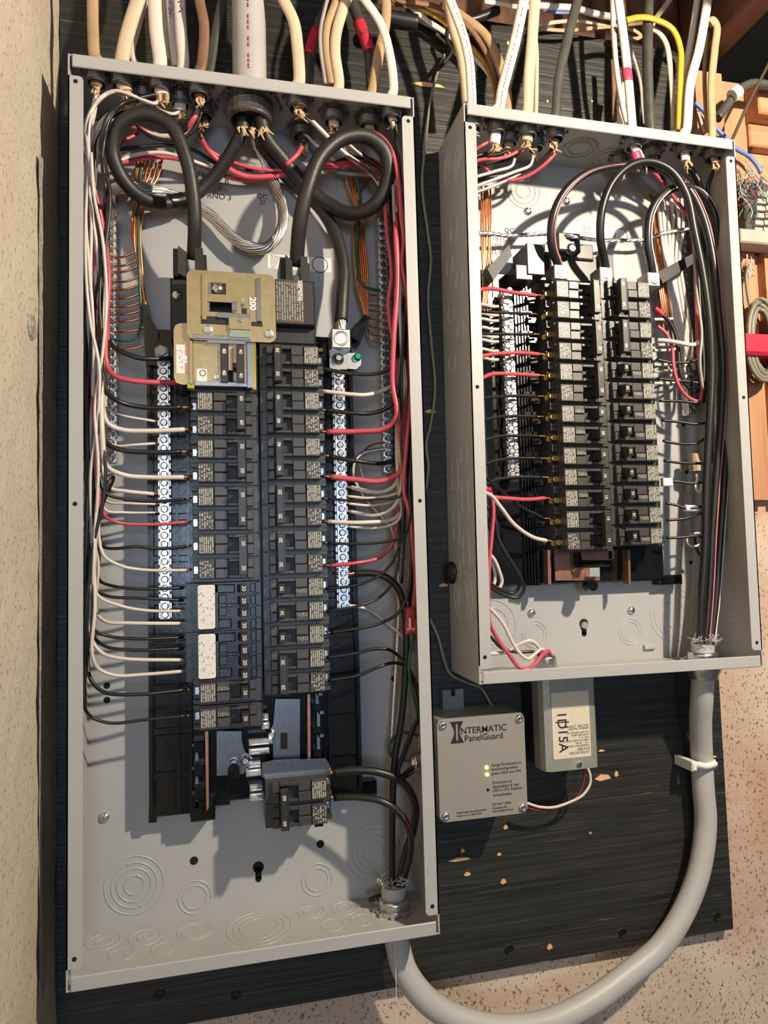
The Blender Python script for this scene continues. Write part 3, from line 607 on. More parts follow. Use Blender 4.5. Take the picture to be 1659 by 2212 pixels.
# quad breakers with their white rating plates
qp = MB().box(-.006, LEN, .018, .058, -.0505, -.0003)
for k in range(4):
    z = -.0127*k
    qp.box(-.0072, .0008, .030, .060, z-.0012, z-.0003).box(-.0072, .0008, .030, .060, z-.0124, z-.0112).box(.0010, .0066, .052, .060, z-.0012, z-.0003)
    qp.box(.0600, .0650, .058, .0640, z-.0110, z-.0016, .0006).box(.0655, LEN-.0004, .058, .0615, z-.0122, z-.0006, .0004)
qp.box(.0068, .0225, .058, .0660, -.0488, -.0008, .0008); qp.box(.0235, .0440, .058, .0655, -.0110, -.0020, .001).box(.0235, .0275, .058, .0655, -.0490, -.0020, .001)
qp.box(.0235, .0400, .058, .0640, -.0480, -.0385, .001); qp.box(.0275, .0350, .058, .0668, -.0215, -.0130, .0006).box(.0275, .0350, .058, .0668, -.0345, -.0260, .0006).box(.0352, .0455, .058, .0640, -.0258, -.0225, .0006)
QP = qp.mesh('quad_body', mat('quad_plastic', (.020, .022, .025), .3, var=.2, scale=150, bump=.1, bscale=700))
rr_ = []
for cx0, cz0, a0 in [(.0215, -.0040, 0), (.0085, -.0040, 90), (.0085, -.0452, 180), (.0215, -.0452, 270)]:
    for k in range(5): t = math.radians(a0+22.5*k); rr_.append((cx0+.0022*math.cos(t), cz0+.0022*math.sin(t)))
QL = MB().prism(rr_, .0659, .0664).mesh('rating_plate', pr_c)
QT = MB().lathe((.0042, .045, -.0064), 'd', [(0, .0036), (.009, .0036), (.0105, .0022)], 10).mesh('terminal_screw', brass)
QH = MB().hull([(.0465, .058, -.0105), (.0465, .058, -.0025), (.0560, .058, -.0025), (.0560, .058, -.0105)], [(.0495, .0760, -.0108), (.0495, .0760, -.0022), (.0560, .0770, -.0022), (.0560, .0770, -.0108)]).mesh('handle', bk2)
QTIE = MB().box(.0485, .0575, .070, .0745, -.0285, -.0225, .001).mesh('handle_tie', bk3)
for i, lb in ((8, 'upper white labelled quad breaker with four 20 amp handles'), (10, 'lower white labelled quad breaker with four 20 amp handles')):
    e = empty('quad_breaker', xL, 0, zL-.0254*i-.001, lb, 'breaker')
    child(QP, 'body', e); child(QL, 'rating_plate', e); child(QTIE, 'handle_tie', e)
    for k in range(4):
        child(QT, 'terminal_screw', e, -.0127*k); h = child(QH, 'handle', e, -.0127*k); num('20', h, .0530, .0772, -.0065, .0056)
# the shorter panel
xl2, xr2 = U(1188, 640, .066).x+.0012, U(1420, 760, .066).x+.0002
zl2, zr2 = U(1200, 603, .066).z, U(1400, 605, .066).z
px2 = (U(1200, 603, .066).z-U(1208, 1187, .066).z)/13
for row, amps, n, lb in [(0, '50', 2, 'double breaker with the topmost red wire in the shorter panel'), (2, '30', 2, 'double breaker with a black and a red wire, second from the feeder lugs, shorter panel'), (4, '20', 2, 'double breaker with the third red wire in the shorter panel')]:
    breaker(xl2, zl2-.0255*row, 1, amps, n, lb, lug='lug')
for k in range(5):
    breaker(xl2, zl2-.0255*(6+k), 1, '20' if k < 2 else '15', 1, 'single breaker, %s below the three double ones on the neutral bar side, shorter panel' % ORD[k], lug='lug')
breaker(xl2, zl2-.0255*11, 1, '15', 2, 'double 15 amp breaker just above the copper bus, shorter panel', lug='lug')
for row, amps, n, lb in [(0, '50', 2, 'double breaker beside the feeder lug that holds the white striped conductor'), (2, '40', 2, 'double breaker with a thick red wire on the ground bar side, shorter panel')]:
    breaker(xr2, zr2-.0256*row, -1, amps, n, lb)
for k in range(9):
    breaker(xr2, zr2-.0256*(4+k), -1, '20' if k < 2 else '15', 1, 'single breaker, %s below the two double ones on the ground bar side, shorter panel' % ORD[k])
# ---------------------------------------------------------------- main breaker, gold bracket, backfed breaker
mb = empty('main_breaker', .17, .02, -.29, 'large black main breaker behind the gold bracket at the top of the tall panel', 'breaker')
za, zb = U(400, 600, .062).z, U(600, 742, .062).z
MB().box(.0945, .2500, .018, .060, zb, za, .002).box(.205, .2480, .058, .0715, U(640, 702, .0715).z, U(640, 605, .0715).z, .0015).build('body', bk3, mb)
p0, p1 = U(597, 697, .072), U(655, 606, .072); MB().box(p0.x, p1.x, .0714, .0719, p0.z, p1.z).build('rating_plate', mat_print('main_print', (.26, .24, .20), (.045, .036, .028), 'X', 11, 22, .58), mb)
text('SIEMENS', U(648, 628, .0722).x, .0722, U(648, 628, .0722).z, .0062, whitep, mb, PI/2, 'maker_name', .0002)
def jaw(px0, px1, py0, py1, nm):
    a, b_ = U(px0, py1, .07), U(px1, py0, .07); w = (b_.x-a.x)
    q = MB().box(a.x, a.x+w*.20, .020, .064, a.z, b_.z).box(b_.x-w*.18, b_.x, .020, .060, a.z, b_.z-.003).box(a.x+w*.66, a.x+w*.90, .020, .070, a.z, b_.z)
    q.build('terminal_barrier', bk3, mb); MB().hull([(a.x+w*.14, .020, a.z), (a.x+w*.44, .020, a.z), (a.x+w*.44, .020, b_.z), (a.x+w*.14, .020, b_.z)], [(a.x+w*.16, .072, a.z), (a.x+w*.42, .060, a.z), (a.x+w*.42, .060, b_.z-.002), (a.x+w*.16, .072, b_.z)]).build('terminal_barrier', bk, mb)
    MB().box(a.x+w*.42, a.x+w*.66, .02, .048, a.z, a.z+(b_.z-a.z)*.52, .001).cyl((a.x+w*.54, .048, a.z+.009), 'd', .0055, .003, 12).build('lug', alum, mb)
jaw(373, 445, 536, 590, 'a'); jaw(607, 671, 555, 604, 'b')
c = U(381, 637, .0605); MB().lathe((c.x, .059, c.z), 'd', [(0, .006), (.002, .006), (.002, .0045), (.001, .004), (.001, .0001)], 16, True, False).build('screw_recess', bk3, mb); inst(scr, 'screw', mb, (c.x, .059, c.z))
br = empty('interlock_bracket', .155, .06, -.285, 'gold zinc sliding interlock plate over the main breaker handle', 'bracket')
def rpoly(x0, z0, x1, z1, r):
    out = []
    for cx0, cz0, a0 in [(x1-r, z1-r, 0), (x0+r, z1-r, 90), (x0+r, z0+r, 180), (x1-r, z0+r, 270)]:
        for k in range(5): t = math.radians(a0+22.5*k); out.append((cx0+r*math.cos(t), cz0+r*math.sin(t)))
    return out
DB = .080
p0, p1 = U(404, 720, DB), U(594, 592, DB); bx0, bz0, bx1, bz1 = p0.x, p0.z-.006, p1.x, p1.z-.001
def gpart(x0, y0, x1, y1, d0, d1, nm, m=gold, par=None, c=.0006): a = U(x0, y1, d1); b_ = U(x1, y0, d1); return MB().box(a.x, b_.x, d0, d1, a.z, b_.z, c).build(nm, m, par or br)
hx0, hx1 = U(448, 660, DB).x, U(502, 660, DB).x; hz0, hz1 = U(470, 674, DB).z, U(470, 652, DB).z
# plate with its handle window: four strips with rounded outer corners
q = MB(); r = .006
q.prism([(bx0, bz0+r), (bx0+.002, bz0+.002), (bx0+r, bz0), (hx0, bz0), (hx0, bz1), (bx0+r, bz1), (bx0+.002, bz1-.002), (bx0, bz1-r)], DB-.0016, DB)
q.prism([(hx1, bz0), (bx1-r, bz0), (bx1-.002, bz0+.002), (bx1, bz0+r), (bx1, bz1-r), (bx1-.002, bz1-.002), (bx1-r, bz1), (hx1, bz1)], DB-.0016, DB)
q.box(hx0, hx1, DB-.0016, DB, hz1, bz1).box(hx0, hx1, DB-.0016, DB, bz0, hz0); q.build('slide_plate', gold, br)
MB().box(hx0, hx1, .060, .0605, hz0, hz1).build('handle_window', bk3, br)
gpart(436, 591, 445, 690, DB, DB+.002, 'fold'); q = gpart(556, 600, 564, 694, DB, DB+.0025, 'fold', zinc)
gpart(434, 685, 493, 699, DB, DB+.0003, 'slot', bk3); gpart(543, 696, 567, 704, DB, DB+.0003, 'slot', bk3)
gpart(453, 612, 488, 634, DB, DB+.0003, 'screw_window', bk3); gpart(451, 611, 456, 633, DB, DB+.0012, 'window_edge', zinc); gpart(460, 610, 478, 616, DB, DB+.001, 'window_edge', zincb)
inst(scr, 'plate_screw', br, tuple(U(470, 624, DB+.0005)))
gpart(501, 651, 513, 671, DB-.014, DB+.004, 'handle_tip', zinc); gpart(448, 652, 453, 674, DB-.016, DB+.0004, 'window_edge', zinc)
gpart(470, 678, 541, 686, DB, DB+.003, 'catch', zinc); gpart(494, 686, 540, 711, DB, DB+.004, 'catch_plate'); gpart(496, 710, 540, 728, DB, DB+.003, 'catch_lip', mat('green_zinc', (.50, .62, .45), .3, .8))
MB().lathe(U(519, 693, DB+.004), 'd', [(0, .0025), (.001, .002)], 10).build('rivet', zinc, br)
for px, py in ((449, 712), (581, 721)): MB().lathe(U(px, py, DB), 'd', [(0, .0052), (.0014, .0046), (.002, .003)], 8, False).build('guide_rivet', alum, br)
gpart(521, 642, 527, 652, DB, DB+.0006, 'index_mark', alum); gpart(519, 656, 528, 663, DB, DB+.0006, 'index_mark', zincb); gpart(522, 666, 533, 678, DB, DB+.0004, 'index_slot', bk3)
text('200', *U(546, 656, DB+.0006), .0095, mat('stamped_white', (.85, .82, .76), .4), br, PI/2, 'rating_stamp', .0003)
gpart(416, 727, 543, 731, DB-.004, DB+.001, 'lower_edge', zinc)
# backfed breaker under its own gold frame
bb = breaker(xL, U(420, 742, .066).z, 1, '40', 2, 'double 40 amp generator breaker held in the gold retaining frame')
rf = empty('retaining_frame', .15, .06, -.33, 'gold zinc retaining frame around the double 40 amp breaker', 'bracket')
D2 = .0745
def rp_(x0, y0, x1, y1, d0, d1, nm, m=gold, c=.0006): return gpart(x0, y0, x1, y1, d0, d1, nm, m, rf, c)
a, b_ = U(376, 830, D2), U(412, 699, D2); q = MB(); r = .007
q.prism([(a.x, a.z+r), (a.x+.002, a.z+.002), (a.x+r, a.z), (b_.x, a.z), (b_.x, b_.z), (a.x+r, b_.z), (a.x+.002, b_.z-.002), (a.x, b_.z-r)], D2-.0016, D2); q.build('side_plate', gold, rf)
rp_(409, 735, 416, 832, D2-.004, D2+.003, 'fold'); rp_(404, 828, 420, 839, D2-.006, D2+.003, 'foot_tab', mat('yellow_zinc', (.70, .52, .10), .3, .9))
rp_(417, 736, 477, 828, D2-.0016, D2, 'face_plate'); rp_(502, 736, 536, 785, D2-.0016, D2, 'face_plate'); rp_(519, 785, 536, 828, D2-.0016, D2, 'face_plate'); rp_(493, 736, 503, 800, D2-.0016, D2+.0006, 'copper_edge', mat('salmon_edge', (.62, .40, .30), .4, .6))
rp_(534, 740, 547, 838, D2-.002, D2+.002, 'fold', zinc); rp_(546, 735, 553, 842, D2-.006, D2+.002, 'fold', mat('yellow_zinc', (.70, .52, .10), .3, .9)); rp_(420, 826, 540, 833, D2-.003, D2+.001, 'lower_edge', zinc)
rp_(446, 733, 532, 741, D2-.002, D2+.004, 'catch', zinc)
rp_(477, 744, 492, 826, D2-.001, D2+.004, 'handle_bar', bk2); text('40', *U(484, 758, D2+.0043), .0055, whitep, rf, PI/2, 'rating_number', .0002); text('40', *U(484, 805, D2+.0043), .0055, whitep, rf, PI/2, 'rating_number', .0002)
rp_(500, 783, 519, 826, D2-.010, D2-.004, 'open_slot', bk3); rp_(502, 785, 517, 795, D2-.004, D2+.003, 'handle', bk2); rp_(505, 804, 511, 824, D2-.004, D2-.002, 'edge', whitep)
MB().lathe(U(467, 814, D2), 'd', [(0, .0036), (.0012, .003), (.0012, .0016), (.0006, .001)], 12).build('rivet', alum, rf)
l = rp_(425, 797, 447, 826, D2, D2+.0002, 'label', labw, 0); MB().ring(U(438, 806, D2+.0003), 'd', .0030, .0004, .0002, 18).build('mark', inkm, l)
l = rp_(381, 745, 405, 806, D2, D2+.0002, 'warning_label', mat_print('warn_print', (.25, .22, .22), (.74, .70, .66), 'X', 5, 12, .4), 0)
for y0, y1 in ((745, 767), (784, 806)): rp_(400, y0, 405, y1, D2+.0002, D2+.0004, 'warning_band', redtape, 0)
text('DANGER', *U(402.5, 756, D2+.0006), .0024, labw, rf, PI/2, 'warning_word'); text('DANGER', *U(402.5, 795, D2+.0006), .0024, labw, rf, PI/2, 'warning_word')
# ---------------------------------------------------------------- wires
def ribbon(name, P, w, m, label=None, cat=None, group=None, parent=None, k=6, flat=None, n=8, taper=None):
    path = pxpath(P, k); r = pxr(w, path[len(path)//2])
    q = MB().tube(path, r, n, flat); o = q.build(name, m, parent)
    if label: tag(o, label, cat, group)
    return o, path, r
def wire(colr, w, P, label, end=None, group=None, cat='wire', name=None, stripe=None, k=6, n=8):
    nm = name or {'k': 'black_wire', 'K': 'black_conductor', 'w': 'white_wire', 'r': 'red_wire', 'g': 'green_wire', 'm': 'dark_red_wire', 'c': 'copper_wire', 'a': 'aluminium_wire', 'y': 'grey_wire'}.get(colr, 'wire')
    o, path, r = ribbon(nm, P, w, WM[colr], label, cat, group, k=k, n=n)
    if end:
        ribbon('bare_end', end, w*.62, WM['c'], parent=o, k=4, n=6)
    if stripe:
        m, sx, sd = stripe; off = [p+Vector((sx*r*.62, sd*r*.78, 0)) for p in path]
        MB().tube(off, r*.36, 6).build('stripe', m, o)
    return o
def strands(name, P, w, m, n_, turns, label, cat, k=10, rs=.30, ro=.68):
    path = pxpath(P, k); r = pxr(w, path[len(path)//2]); q = MB(); N = len(path); prev = None; fr_ = []
    for i, p in enumerate(path):
        t = (path[min(i+1, N-1)]-path[max(i-1, 0)]).normalized(); e = prev or Vector((0, 1, 0)); e = (e-t*e.dot(t)).normalized(); prev = e; fr_.append((p, e, t.cross(e)))
    for s_ in range(n_):
        q.tube([p+(e*math.cos(2*PI*(s_/n_+turns*i/N))+f*math.sin(2*PI*(s_/n_+turns*i/N)))*r*ro for i, (p, e, f) in enumerate(fr_)], r*rs, 6)
    q.tube(path, r*.5, 6)
    return tag(q.build(name, m), label, cat)
rnd = random.Random(3)
TPL_L = {'A': [(207, 196, .078), (204, 235, .078), (197, 290, .076), (192, 350, .072)],
         'B': [(272, 205, .066), (258, 232, .066), (218, 262, .066), (196, 320, .066), (192, 370, .066)],
         'C': [(350, 210, .070), (333, 224, .078), (292, 210, .082), (250, 197, .084), (214, 214, .084), (192, 262, .082), (189, 320, .080), (198, 375, .078)],
         'c': [(338, 203, .072), (300, 212, .080), (262, 226, .086), (236, 256, .086), (222, 305, .086), (223, 360, .084), (232, 410, .082)],
         'D': [(386, 246, .055), (362, 250, .055), (310, 246, .052), (255, 240, .056), (214, 262, .060), (196, 310, .064), (190, 370, .066)],
         'E': [(428, 222, .062), (416, 258, .058), (392, 286, .048), (345, 294, .044), (292, 276, .048), (240, 262, .058), (205, 285, .064), (190, 350, .068)]}
LEFT = [ # colour, width, template, gutter x, bend and run to the terminal, label, copper end length
 ('k', 11, 'c', 228, [(233, 728), (250, 752), (300, 773), (372, 775)], 'thick black wire to the upper pole of the gold framed 40 amp breaker', 0, 0),
 ('r', 12, 'E', 229, [(231, 788), (248, 812), (290, 823), (392, 827)], 'thick red wire to the lower pole of the gold framed 40 amp breaker', 0, 0),
 ('k', 11, 'E', 222, [(231, 846), (258, 868), (310, 880), (394, 880)], 'thick black wire to the double 60 amp breaker under the gold frame', 22, 0),
 ('w', 6, 'C', 224, [(230, 880), (262, 896), (334, 910)], 'thin white wire landing highest on the neutral bar of the quad breaker column', 12, 1),
 ('w', 11, 'B', 216, [(231, 912), (262, 928), (320, 931), (400, 928)], 'thick white wire to the double 60 amp breaker under the gold frame', 14, 0),
 ('w', 6, 'D', 220, [(226, 950), (252, 963), (290, 961), (334, 958)], 'thin white wire with a dark kink, second landing on the same neutral bar', 10, 1),
 ('k', 11, 'D', 210, [(226, 952), (258, 971), (320, 977), (392, 976)], 'thick black wire to the upper pole of the 50 amp breaker', 22, 0),
 ('w', 11, 'E', 214, [(230, 1006), (268, 1026), (320, 1031), (397, 1031)], 'thick white wire to the lower pole of the 50 amp breaker', 18, 0),
 ('w', 9, 'C', 207, [(236, 1052), (272, 1061), (332, 1067)], 'wide cream-white wire landing on the neutral bar beside the 30 amp breaker', 12, 1),
 ('k', 7, 'c', 203, [(226, 1062), (268, 1078), (330, 1083), (402, 1078)], 'thin black wire to the upper pole of the tall panel 30 amp left column breaker', 12, 0),
 ('w', 6, 'B', 212, [(226, 1080), (280, 1087), (335, 1089)], 'thin white wire just above the last white neutral wire of its bar', 12, 1),
 ('w', 6, 'D', 206, [(226, 1100), (268, 1107), (335, 1107)], 'lowest thin white wire landing on the neutral bar, above the thin red wire', 12, 1),
 ('r', 7, 'E', 205, [(224, 1110), (252, 1128), (320, 1133), (402, 1128)], 'thin red wire to the lower pole of the 30 amp breaker', 12, 0),
 ('k', 7, 'c', 200, [(221, 1178), (245, 1185), (290, 1181), (350, 1185), (402, 1180)], 'thin black wire to the upper pole of the double 20 amp breaker above the quads', 12, 0),
 ('w', 7, 'C', 218, [(222, 1196), (258, 1221), (310, 1231), (404, 1232)], 'white wire to the lower pole of the double 20 amp breaker above the quads', 10, 0),
 ('k', 7, 'B', 199, [(213, 1250), (245, 1266), (300, 1272), (396, 1270)], 'black wire to the first clip of the upper quad breaker', 0, 0),
 ('k', 7, 'D', 196, [(209, 1274), (235, 1288), (300, 1292), (396, 1297)], 'black wire to the second clip of the upper quad breaker', 0, 0),
 ('w', 7, 'A', 210, [(209, 1283), (258, 1308), (320, 1319), (396, 1320)], 'white wire to the third clip of the upper quad breaker', 0, 0),
 ('w', 8, 'C', 203, [(208, 1322), (230, 1343), (280, 1346), (396, 1347)], 'white wire to the fourth clip of the upper quad breaker', 0, 0),
 ('k', 7, 'E', 195, [(202, 1358), (230, 1373), (300, 1380), (396, 1377)], 'black wire to the first clip of the lower quad breaker', 0, 0),
 ('k', 7, 'c', 194, [(199, 1366), (225, 1395), (280, 1404), (396, 1401)], 'black wire to the second clip of the lower quad breaker', 0, 0),
 ('w', 8, 'B', 196, [(196, 1376), (220, 1410), (260, 1422), (396, 1426)], 'white wire to the third clip of the lower quad breaker', 0, 0),
 ('w', 8, 'A', 199, [(199, 1414), (214, 1445), (250, 1459), (310, 1457), (396, 1450)], 'white wire to the fourth clip of the lower quad breaker', 0, 0),
 ('k', 8, 'D', 190, [(189, 1410), (195, 1465), (225, 1495), (300, 1500), (404, 1490)], 'black wire sweeping to the single 20 amp breaker under the quads', 10, 0),
 ('k', 7, 'E', 185, [(183, 1528), (200, 1550), (240, 1562), (310, 1555), (404, 1546)], 'lowest black wire sweeping to the last single breaker of the quad column', 10, 0)]
for i, (cl, w, tp, gx, run, lb, ce, nb) in enumerate(LEFT):
    db = [.046, .060, .074, .053, .068][i % 5]
    t = [(a+rnd.uniform(-4, 4), b, d+rnd.uniform(-.004, .004)) for a, b, d in TPL_L[tp]]
    y0 = run[0][1]; pts = list(t); ys = [y for y in range(470, y0-40, 120)]
    x_t = t[-1][0]
    for y in ys:
        f = (y-t[-1][1])/max(1, (y0-t[-1][1])); g = gx+(run[0][0]-gx)*max(0, (f-.75)*4)
        xx = x_t+(g-x_t)*min(1, f*2.2)
        pts.append((max(186, xx+6*math.sin(y/90+i*1.7)), y, db+.005*math.sin(y/130+i)))
    dn = .0405 if nb else .050
    for j, (a, b) in enumerate(run):
        f = j/(len(run)-1); dd = db+(.062-db)*min(1, f*2.5) if not nb else db+(.050-db)*min(1, f*2.2)
        if j == len(run)-1: dd = dn if not nb else .0405
        elif a > 300: dd = .056 if not nb else .046
        pts.append((a, b, dd))
    e = run[-1]; end = None
    if ce: end = [(e[0]-2, e[1], pts[-1][2]), (e[0]+ce*.5, e[1]-1, pts[-1][2]), (e[0]+ce, e[1]-2, pts[-1][2]-.002)]
    wire(cl, w, pts, lb, end)
# loose runs in the left gutter
for i, (cl, w, P) in enumerate([('k', 7, [(188, 330, .05), (184, 480, .05), (183, 640, .055), (186, 800, .06), (190, 900, .06), (186, 1050, .06), (196, 1180, .06), (205, 1245, .06), (200, 1330, .06), (192, 1400, .06)]),
        ('k', 7, [(193, 300, .04), (190, 420, .04), (205, 560, .045), (188, 700, .05), (183, 860, .05), (186, 1000, .05), (184, 1300, .05), (183, 1500, .05), (184, 1530, .05)]),
        ('k', 7, [(232, 380, .085), (238, 430, .085), (232, 500, .082), (215, 640, .082), (222, 760, .082), (214, 900, .080), (228, 1010, .078), (222, 1090, .078), (205, 1160, .078), (192, 1260, .078), (186, 1330, .078), (190, 1400, .075)])]):
    wire(cl, w, P, 'black wire running down the left gutter of the tall panel', group='loose black wires in the left gutter')
wire('w', 7, [(197, 330, .084), (203, 420, .084), (222, 520, .085), (230, 640, .085), (222, 760, .083), (205, 880, .08), (212, 1000, .08), (208, 1140, .075), (204, 1260, .07), (207, 1325, .065)], 'white wire in front of the left gutter bundle', group=None)
wire('w', 7, [(192, 350, .08), (185, 470, .08), (186, 600, .085), (196, 700, .086), (214, 790, .086), (212, 900, .08), (196, 1020, .075), (200, 1150, .07), (212, 1215, .065), (206, 1300, .06)], 'white wire crossing over the black wires low in the left gutter')
wire('r', 7, [(230, 375, .03), (224, 480, .03), (228, 600, .04), (234, 700, .05), (231, 790, .05)], 'thin red wire beside the ground bar in the left gutter')
wire('k', 6, [(222, 1090, .05), (246, 1031, .06), (238, 1035, .066), (222, 1075, .07), (205, 1140, .072), (192, 1215, .07), (186, 1300, .066)], 'black wire with a small hairpin loop beside the 30 amp breaker wires')
# ground coppers, tall panel left
gy = [552, 571, 584, 606, 623, 642, 660, 676, 692, 714, 752]
gt = [(330, 345), (302, 350), (318, 352), (345, 350), (338, 352), (300, 345), (308, 345), (322, 345), (298, 350), (350, 345), (312, 348)]
for i, y in enumerate(gy):
    xs = 284+ (i*1.9) % 22; x0, y0 = gt[i]
    P = [(x0, y0, .022), (x0-8, y0+35, .024), (xs+8, 440, .026), (xs, 500, .026+.001*(i % 4)), (xs+2+i*.6, (500+y)/2, .028), (xs+8+i*.9, y-28, .028)] if y > 600 else [(x0, y0, .022), (x0-8, y0+35, .024), (xs+8, 440, .026), (xs, 500, .026)]
    P += [(xs+8+i*.6, y-12, .026), (xs-4+i*.5, y-3, .025), (266, y+3, .024), (238, y+3, .020)]
    wire('c', 5, P, 'bare copper ground wire bending onto the slim ground bar', group='bare coppers on the slim ground bar')
wire('g', 6, [(305, 360, .024), (300, 420, .026), (299, 520, .03), (302, 620, .03), (305, 680, .028), (302, 712, .026), (290, 733, .025), (262, 736, .024), (238, 730, .020)], 'green ground wire among the bare coppers of the slim ground bar')
# ground coppers, tall panel right
gy = [638, 660, 672, 690, 708, 725, 740]
for i, y in enumerate(gy):
    x0 = [745, 758, 762, 768, 785, 800, 772][i]; xs = 766+i*4.2
    P = [(x0, 378+(i % 3)*4, .018), (x0+(765-x0)*.55, 410, .020), (768+i*2.6, 455, .022), (764+i*4, 520, .022), (xs+3, 590, .024), (xs+8, y-14 if y > 650 else 625, .025), (xs+16, y-3, .024), (810, y, .022), (824, y+1, .020)]
    wire('c', 4.5, P, 'bare copper ground wire bending onto the wide ground bar', group='bare coppers on the wide ground bar')
wire('g', 7, [(770, 382, .020), (778, 420, .022), (774, 470, .026), (770, 540, .026), (773, 590, .027), (786, 618, .026), (805, 625, .024), (824, 628, .020)], 'green ground wire among the bare coppers of the wide ground bar')
# ---------------------------------------------------------------- right gutter of the tall panel
TPL_R = {'1': [(850, 262, .078), (852, 300, .075), (864, 350, .07), (866, 420, .066)],
         '2': [(800, 290, .060), (826, 304, .066), (847, 342, .070), (857, 390, .070), (856, 440, .066)],
         '3': [(722, 278, .060), (748, 305, .052), (782, 334, .046), (822, 366, .046), (848, 425, .05)],
         '4': [(655, 243, .070), (690, 275, .060), (742, 330, .046), (800, 372, .042), (838, 430, .044)],
         '5': [(432, 292, .060), (455, 330, .040), (520, 378, .026), (600, 380, .024), (690, 362, .026), (770, 352, .030), (825, 372, .036), (850, 430, .042)]}
RIGHT = [
 ('k', 8, '3', 868, [(697, 796), (750, 806), (808, 808), (834, 800), (852, 782)], 'black wire to the lower terminal of the topmost 30 amp breaker', 0),
 ('w', 9, '4', 862, [(697, 845), (760, 852), (792, 853), (828, 843), (850, 828)], 'white wire to the 30 amp breaker, the uppermost white crossing the screw bar', 0),
 ('k', 9, '5', 872, [(705, 886), (760, 892), (800, 893), (830, 884), (852, 868)], 'black wire to the upper 40 amp breaker', -14),
 ('r', 12, '5', 852, [(706, 933), (780, 932), (822, 929), (846, 916), (857, 892)], 'thick red wire to the upper 40 amp breaker', -16),
 ('k', 9, '3', 876, [(712, 985), (770, 996), (830, 1000), (862, 984)], 'glossy black wire to the lower 40 amp breaker', -14),
 ('r', 12, '5', 884, [(714, 1030), (770, 1036), (818, 1040), (850, 1030), (870, 1012)], 'thick red wire to the lower 40 amp breaker', -16),
 ('w', 9, '4', 868, [(758, 1053), (800, 1062), (832, 1061), (858, 1040)], 'greyish white neutral wire directly below the lower thick red wire', -12),
 ('w', 6, '3', 874, [(752, 1072), (800, 1076), (850, 1068), (866, 1058)], 'thin white neutral wire above the thin black 20 amp wire', -8),
 ('k', 5, '2', 880, [(708, 1077), (760, 1081), (820, 1078), (866, 1070)], 'thin black wire to the 20 amp breaker under the lower 40 amp one', -10),
 ('w', 6, '4', 882, [(754, 1088), (800, 1092), (850, 1083), (868, 1070)], 'thin white neutral wire below the thin black 20 amp wire', -8),
 ('w', 8, '1', 870, [(757, 1105), (800, 1113), (834, 1107), (860, 1080)], 'bowed white neutral wire, fourth below the lower thick red wire', -10),
 ('w', 9, '2', 862, [(708, 1127), (780, 1129), (850, 1121), (866, 1105)], 'white wire to the lower pole of the 20 amp breaker under the 40 amp ones', -10),
 ('w', 6, '3', 878, [(755, 1138), (800, 1141), (842, 1135), (864, 1118)], 'lowest thin white neutral wire, under the white breaker wire', -8),
 ('k', 6, '1', 890, [(708, 1173), (770, 1175), (830, 1171), (872, 1158), (886, 1120)], 'thin black wire to the 20 amp breaker that also has a thin red wire', -10),
 ('r', 8, '2', 868, [(712, 1222), (770, 1216), (818, 1205), (845, 1180), (858, 1135), (862, 1080)], 'thin red wire rising from the double 20 amp breaker above the singles', -12),
 ('k', 6, '3', 874, [(703, 1272), (770, 1264), (820, 1243), (850, 1210), (867, 1160), (872, 1080)], 'black wire rising from the uppermost of the three single breakers', -8),
 ('k', 6, '4', 862, [(705, 1321), (770, 1310), (820, 1290), (852, 1252), (862, 1190), (864, 1100)], 'black wire rising from the middle one of the three single breakers', -8),
 ('k', 7, '1', 884, [(714, 1367), (770, 1358), (820, 1347), (862, 1322), (884, 1270), (890, 1190)], 'black wire rising from the lowest of the three single breakers', -10)]
for i, (cl, w, tp, gx, run, lb, ce) in enumerate(RIGHT):
    db = [.070, .050, .060, .078, .042][i % 5]; neu = ce and run[0][0] > 740
    t = [(a+rnd.uniform(-3, 3), b, d+rnd.uniform(-.004, .004)) for a, b, d in TPL_R[tp]]
    y0 = run[-1][1]; up = []
    for y in range(500, y0-50, 110):
        f = (y-430)/max(1, y0-430); xx = gx+(run[-1][0]-gx)*max(0, f-.6)/.4
        up.append((max(846, min(896, xx+7*math.sin(y/75+i*2.1))), y, db+.006*math.sin(y/120+i)))
    rp = []
    for j, (a, b) in enumerate(run):
        f = j/(len(run)-1); dd = .050+(db-.050)*f if not neu else .0405+(db-.0405)*f
        if a < 800 and not neu and j: dd = .056
        rp.append((a, b, dd))
    e = run[0]; end = None
    if ce: end = [(e[0]+2, e[1], rp[0][2]), (e[0]+ce*.5, e[1]-1, rp[0][2]), (e[0]+ce, e[1]-3, rp[0][2]-.002)]
    wire(cl, w, t+up+rp[::-1], lb, end)
wire('k', 7, [(705, 1421, .05), (760, 1413, .055), (808, 1402, .056), (838, 1403, .056), (862, 1418, .05), (880, 1440, .05), (898, 1475, .05), (910, 1520, .05)], 'black wire arching from the double 20 amp breaker above the bus stabs', [(707, 1421, .05), (700, 1421, .05)])
wire('k', 7, [(708, 1470, .05), (770, 1460, .055), (820, 1440, .056), (850, 1432, .05), (876, 1440, .045), (896, 1480, .045), (908, 1530, .045)], 'lower black wire from the double 20 amp breaker above the bus stabs', [(710, 1470, .05), (702, 1469, .05)])
wire('r', 10, [(805, 286, .060), (828, 300, .074), (850, 336, .084), (862, 400, .086), (867, 470, .086), (872, 525, .084), (867, 565, .084), (880, 640, .08), (886, 760, .075), (885, 880, .075), (877, 972, .078), (872, 1060, .078), (884, 1106, .076), (893, 1187, .074), (898, 1250, .07), (894, 1312, .06)], 'red wire winding down the right gutter into the red push connector')
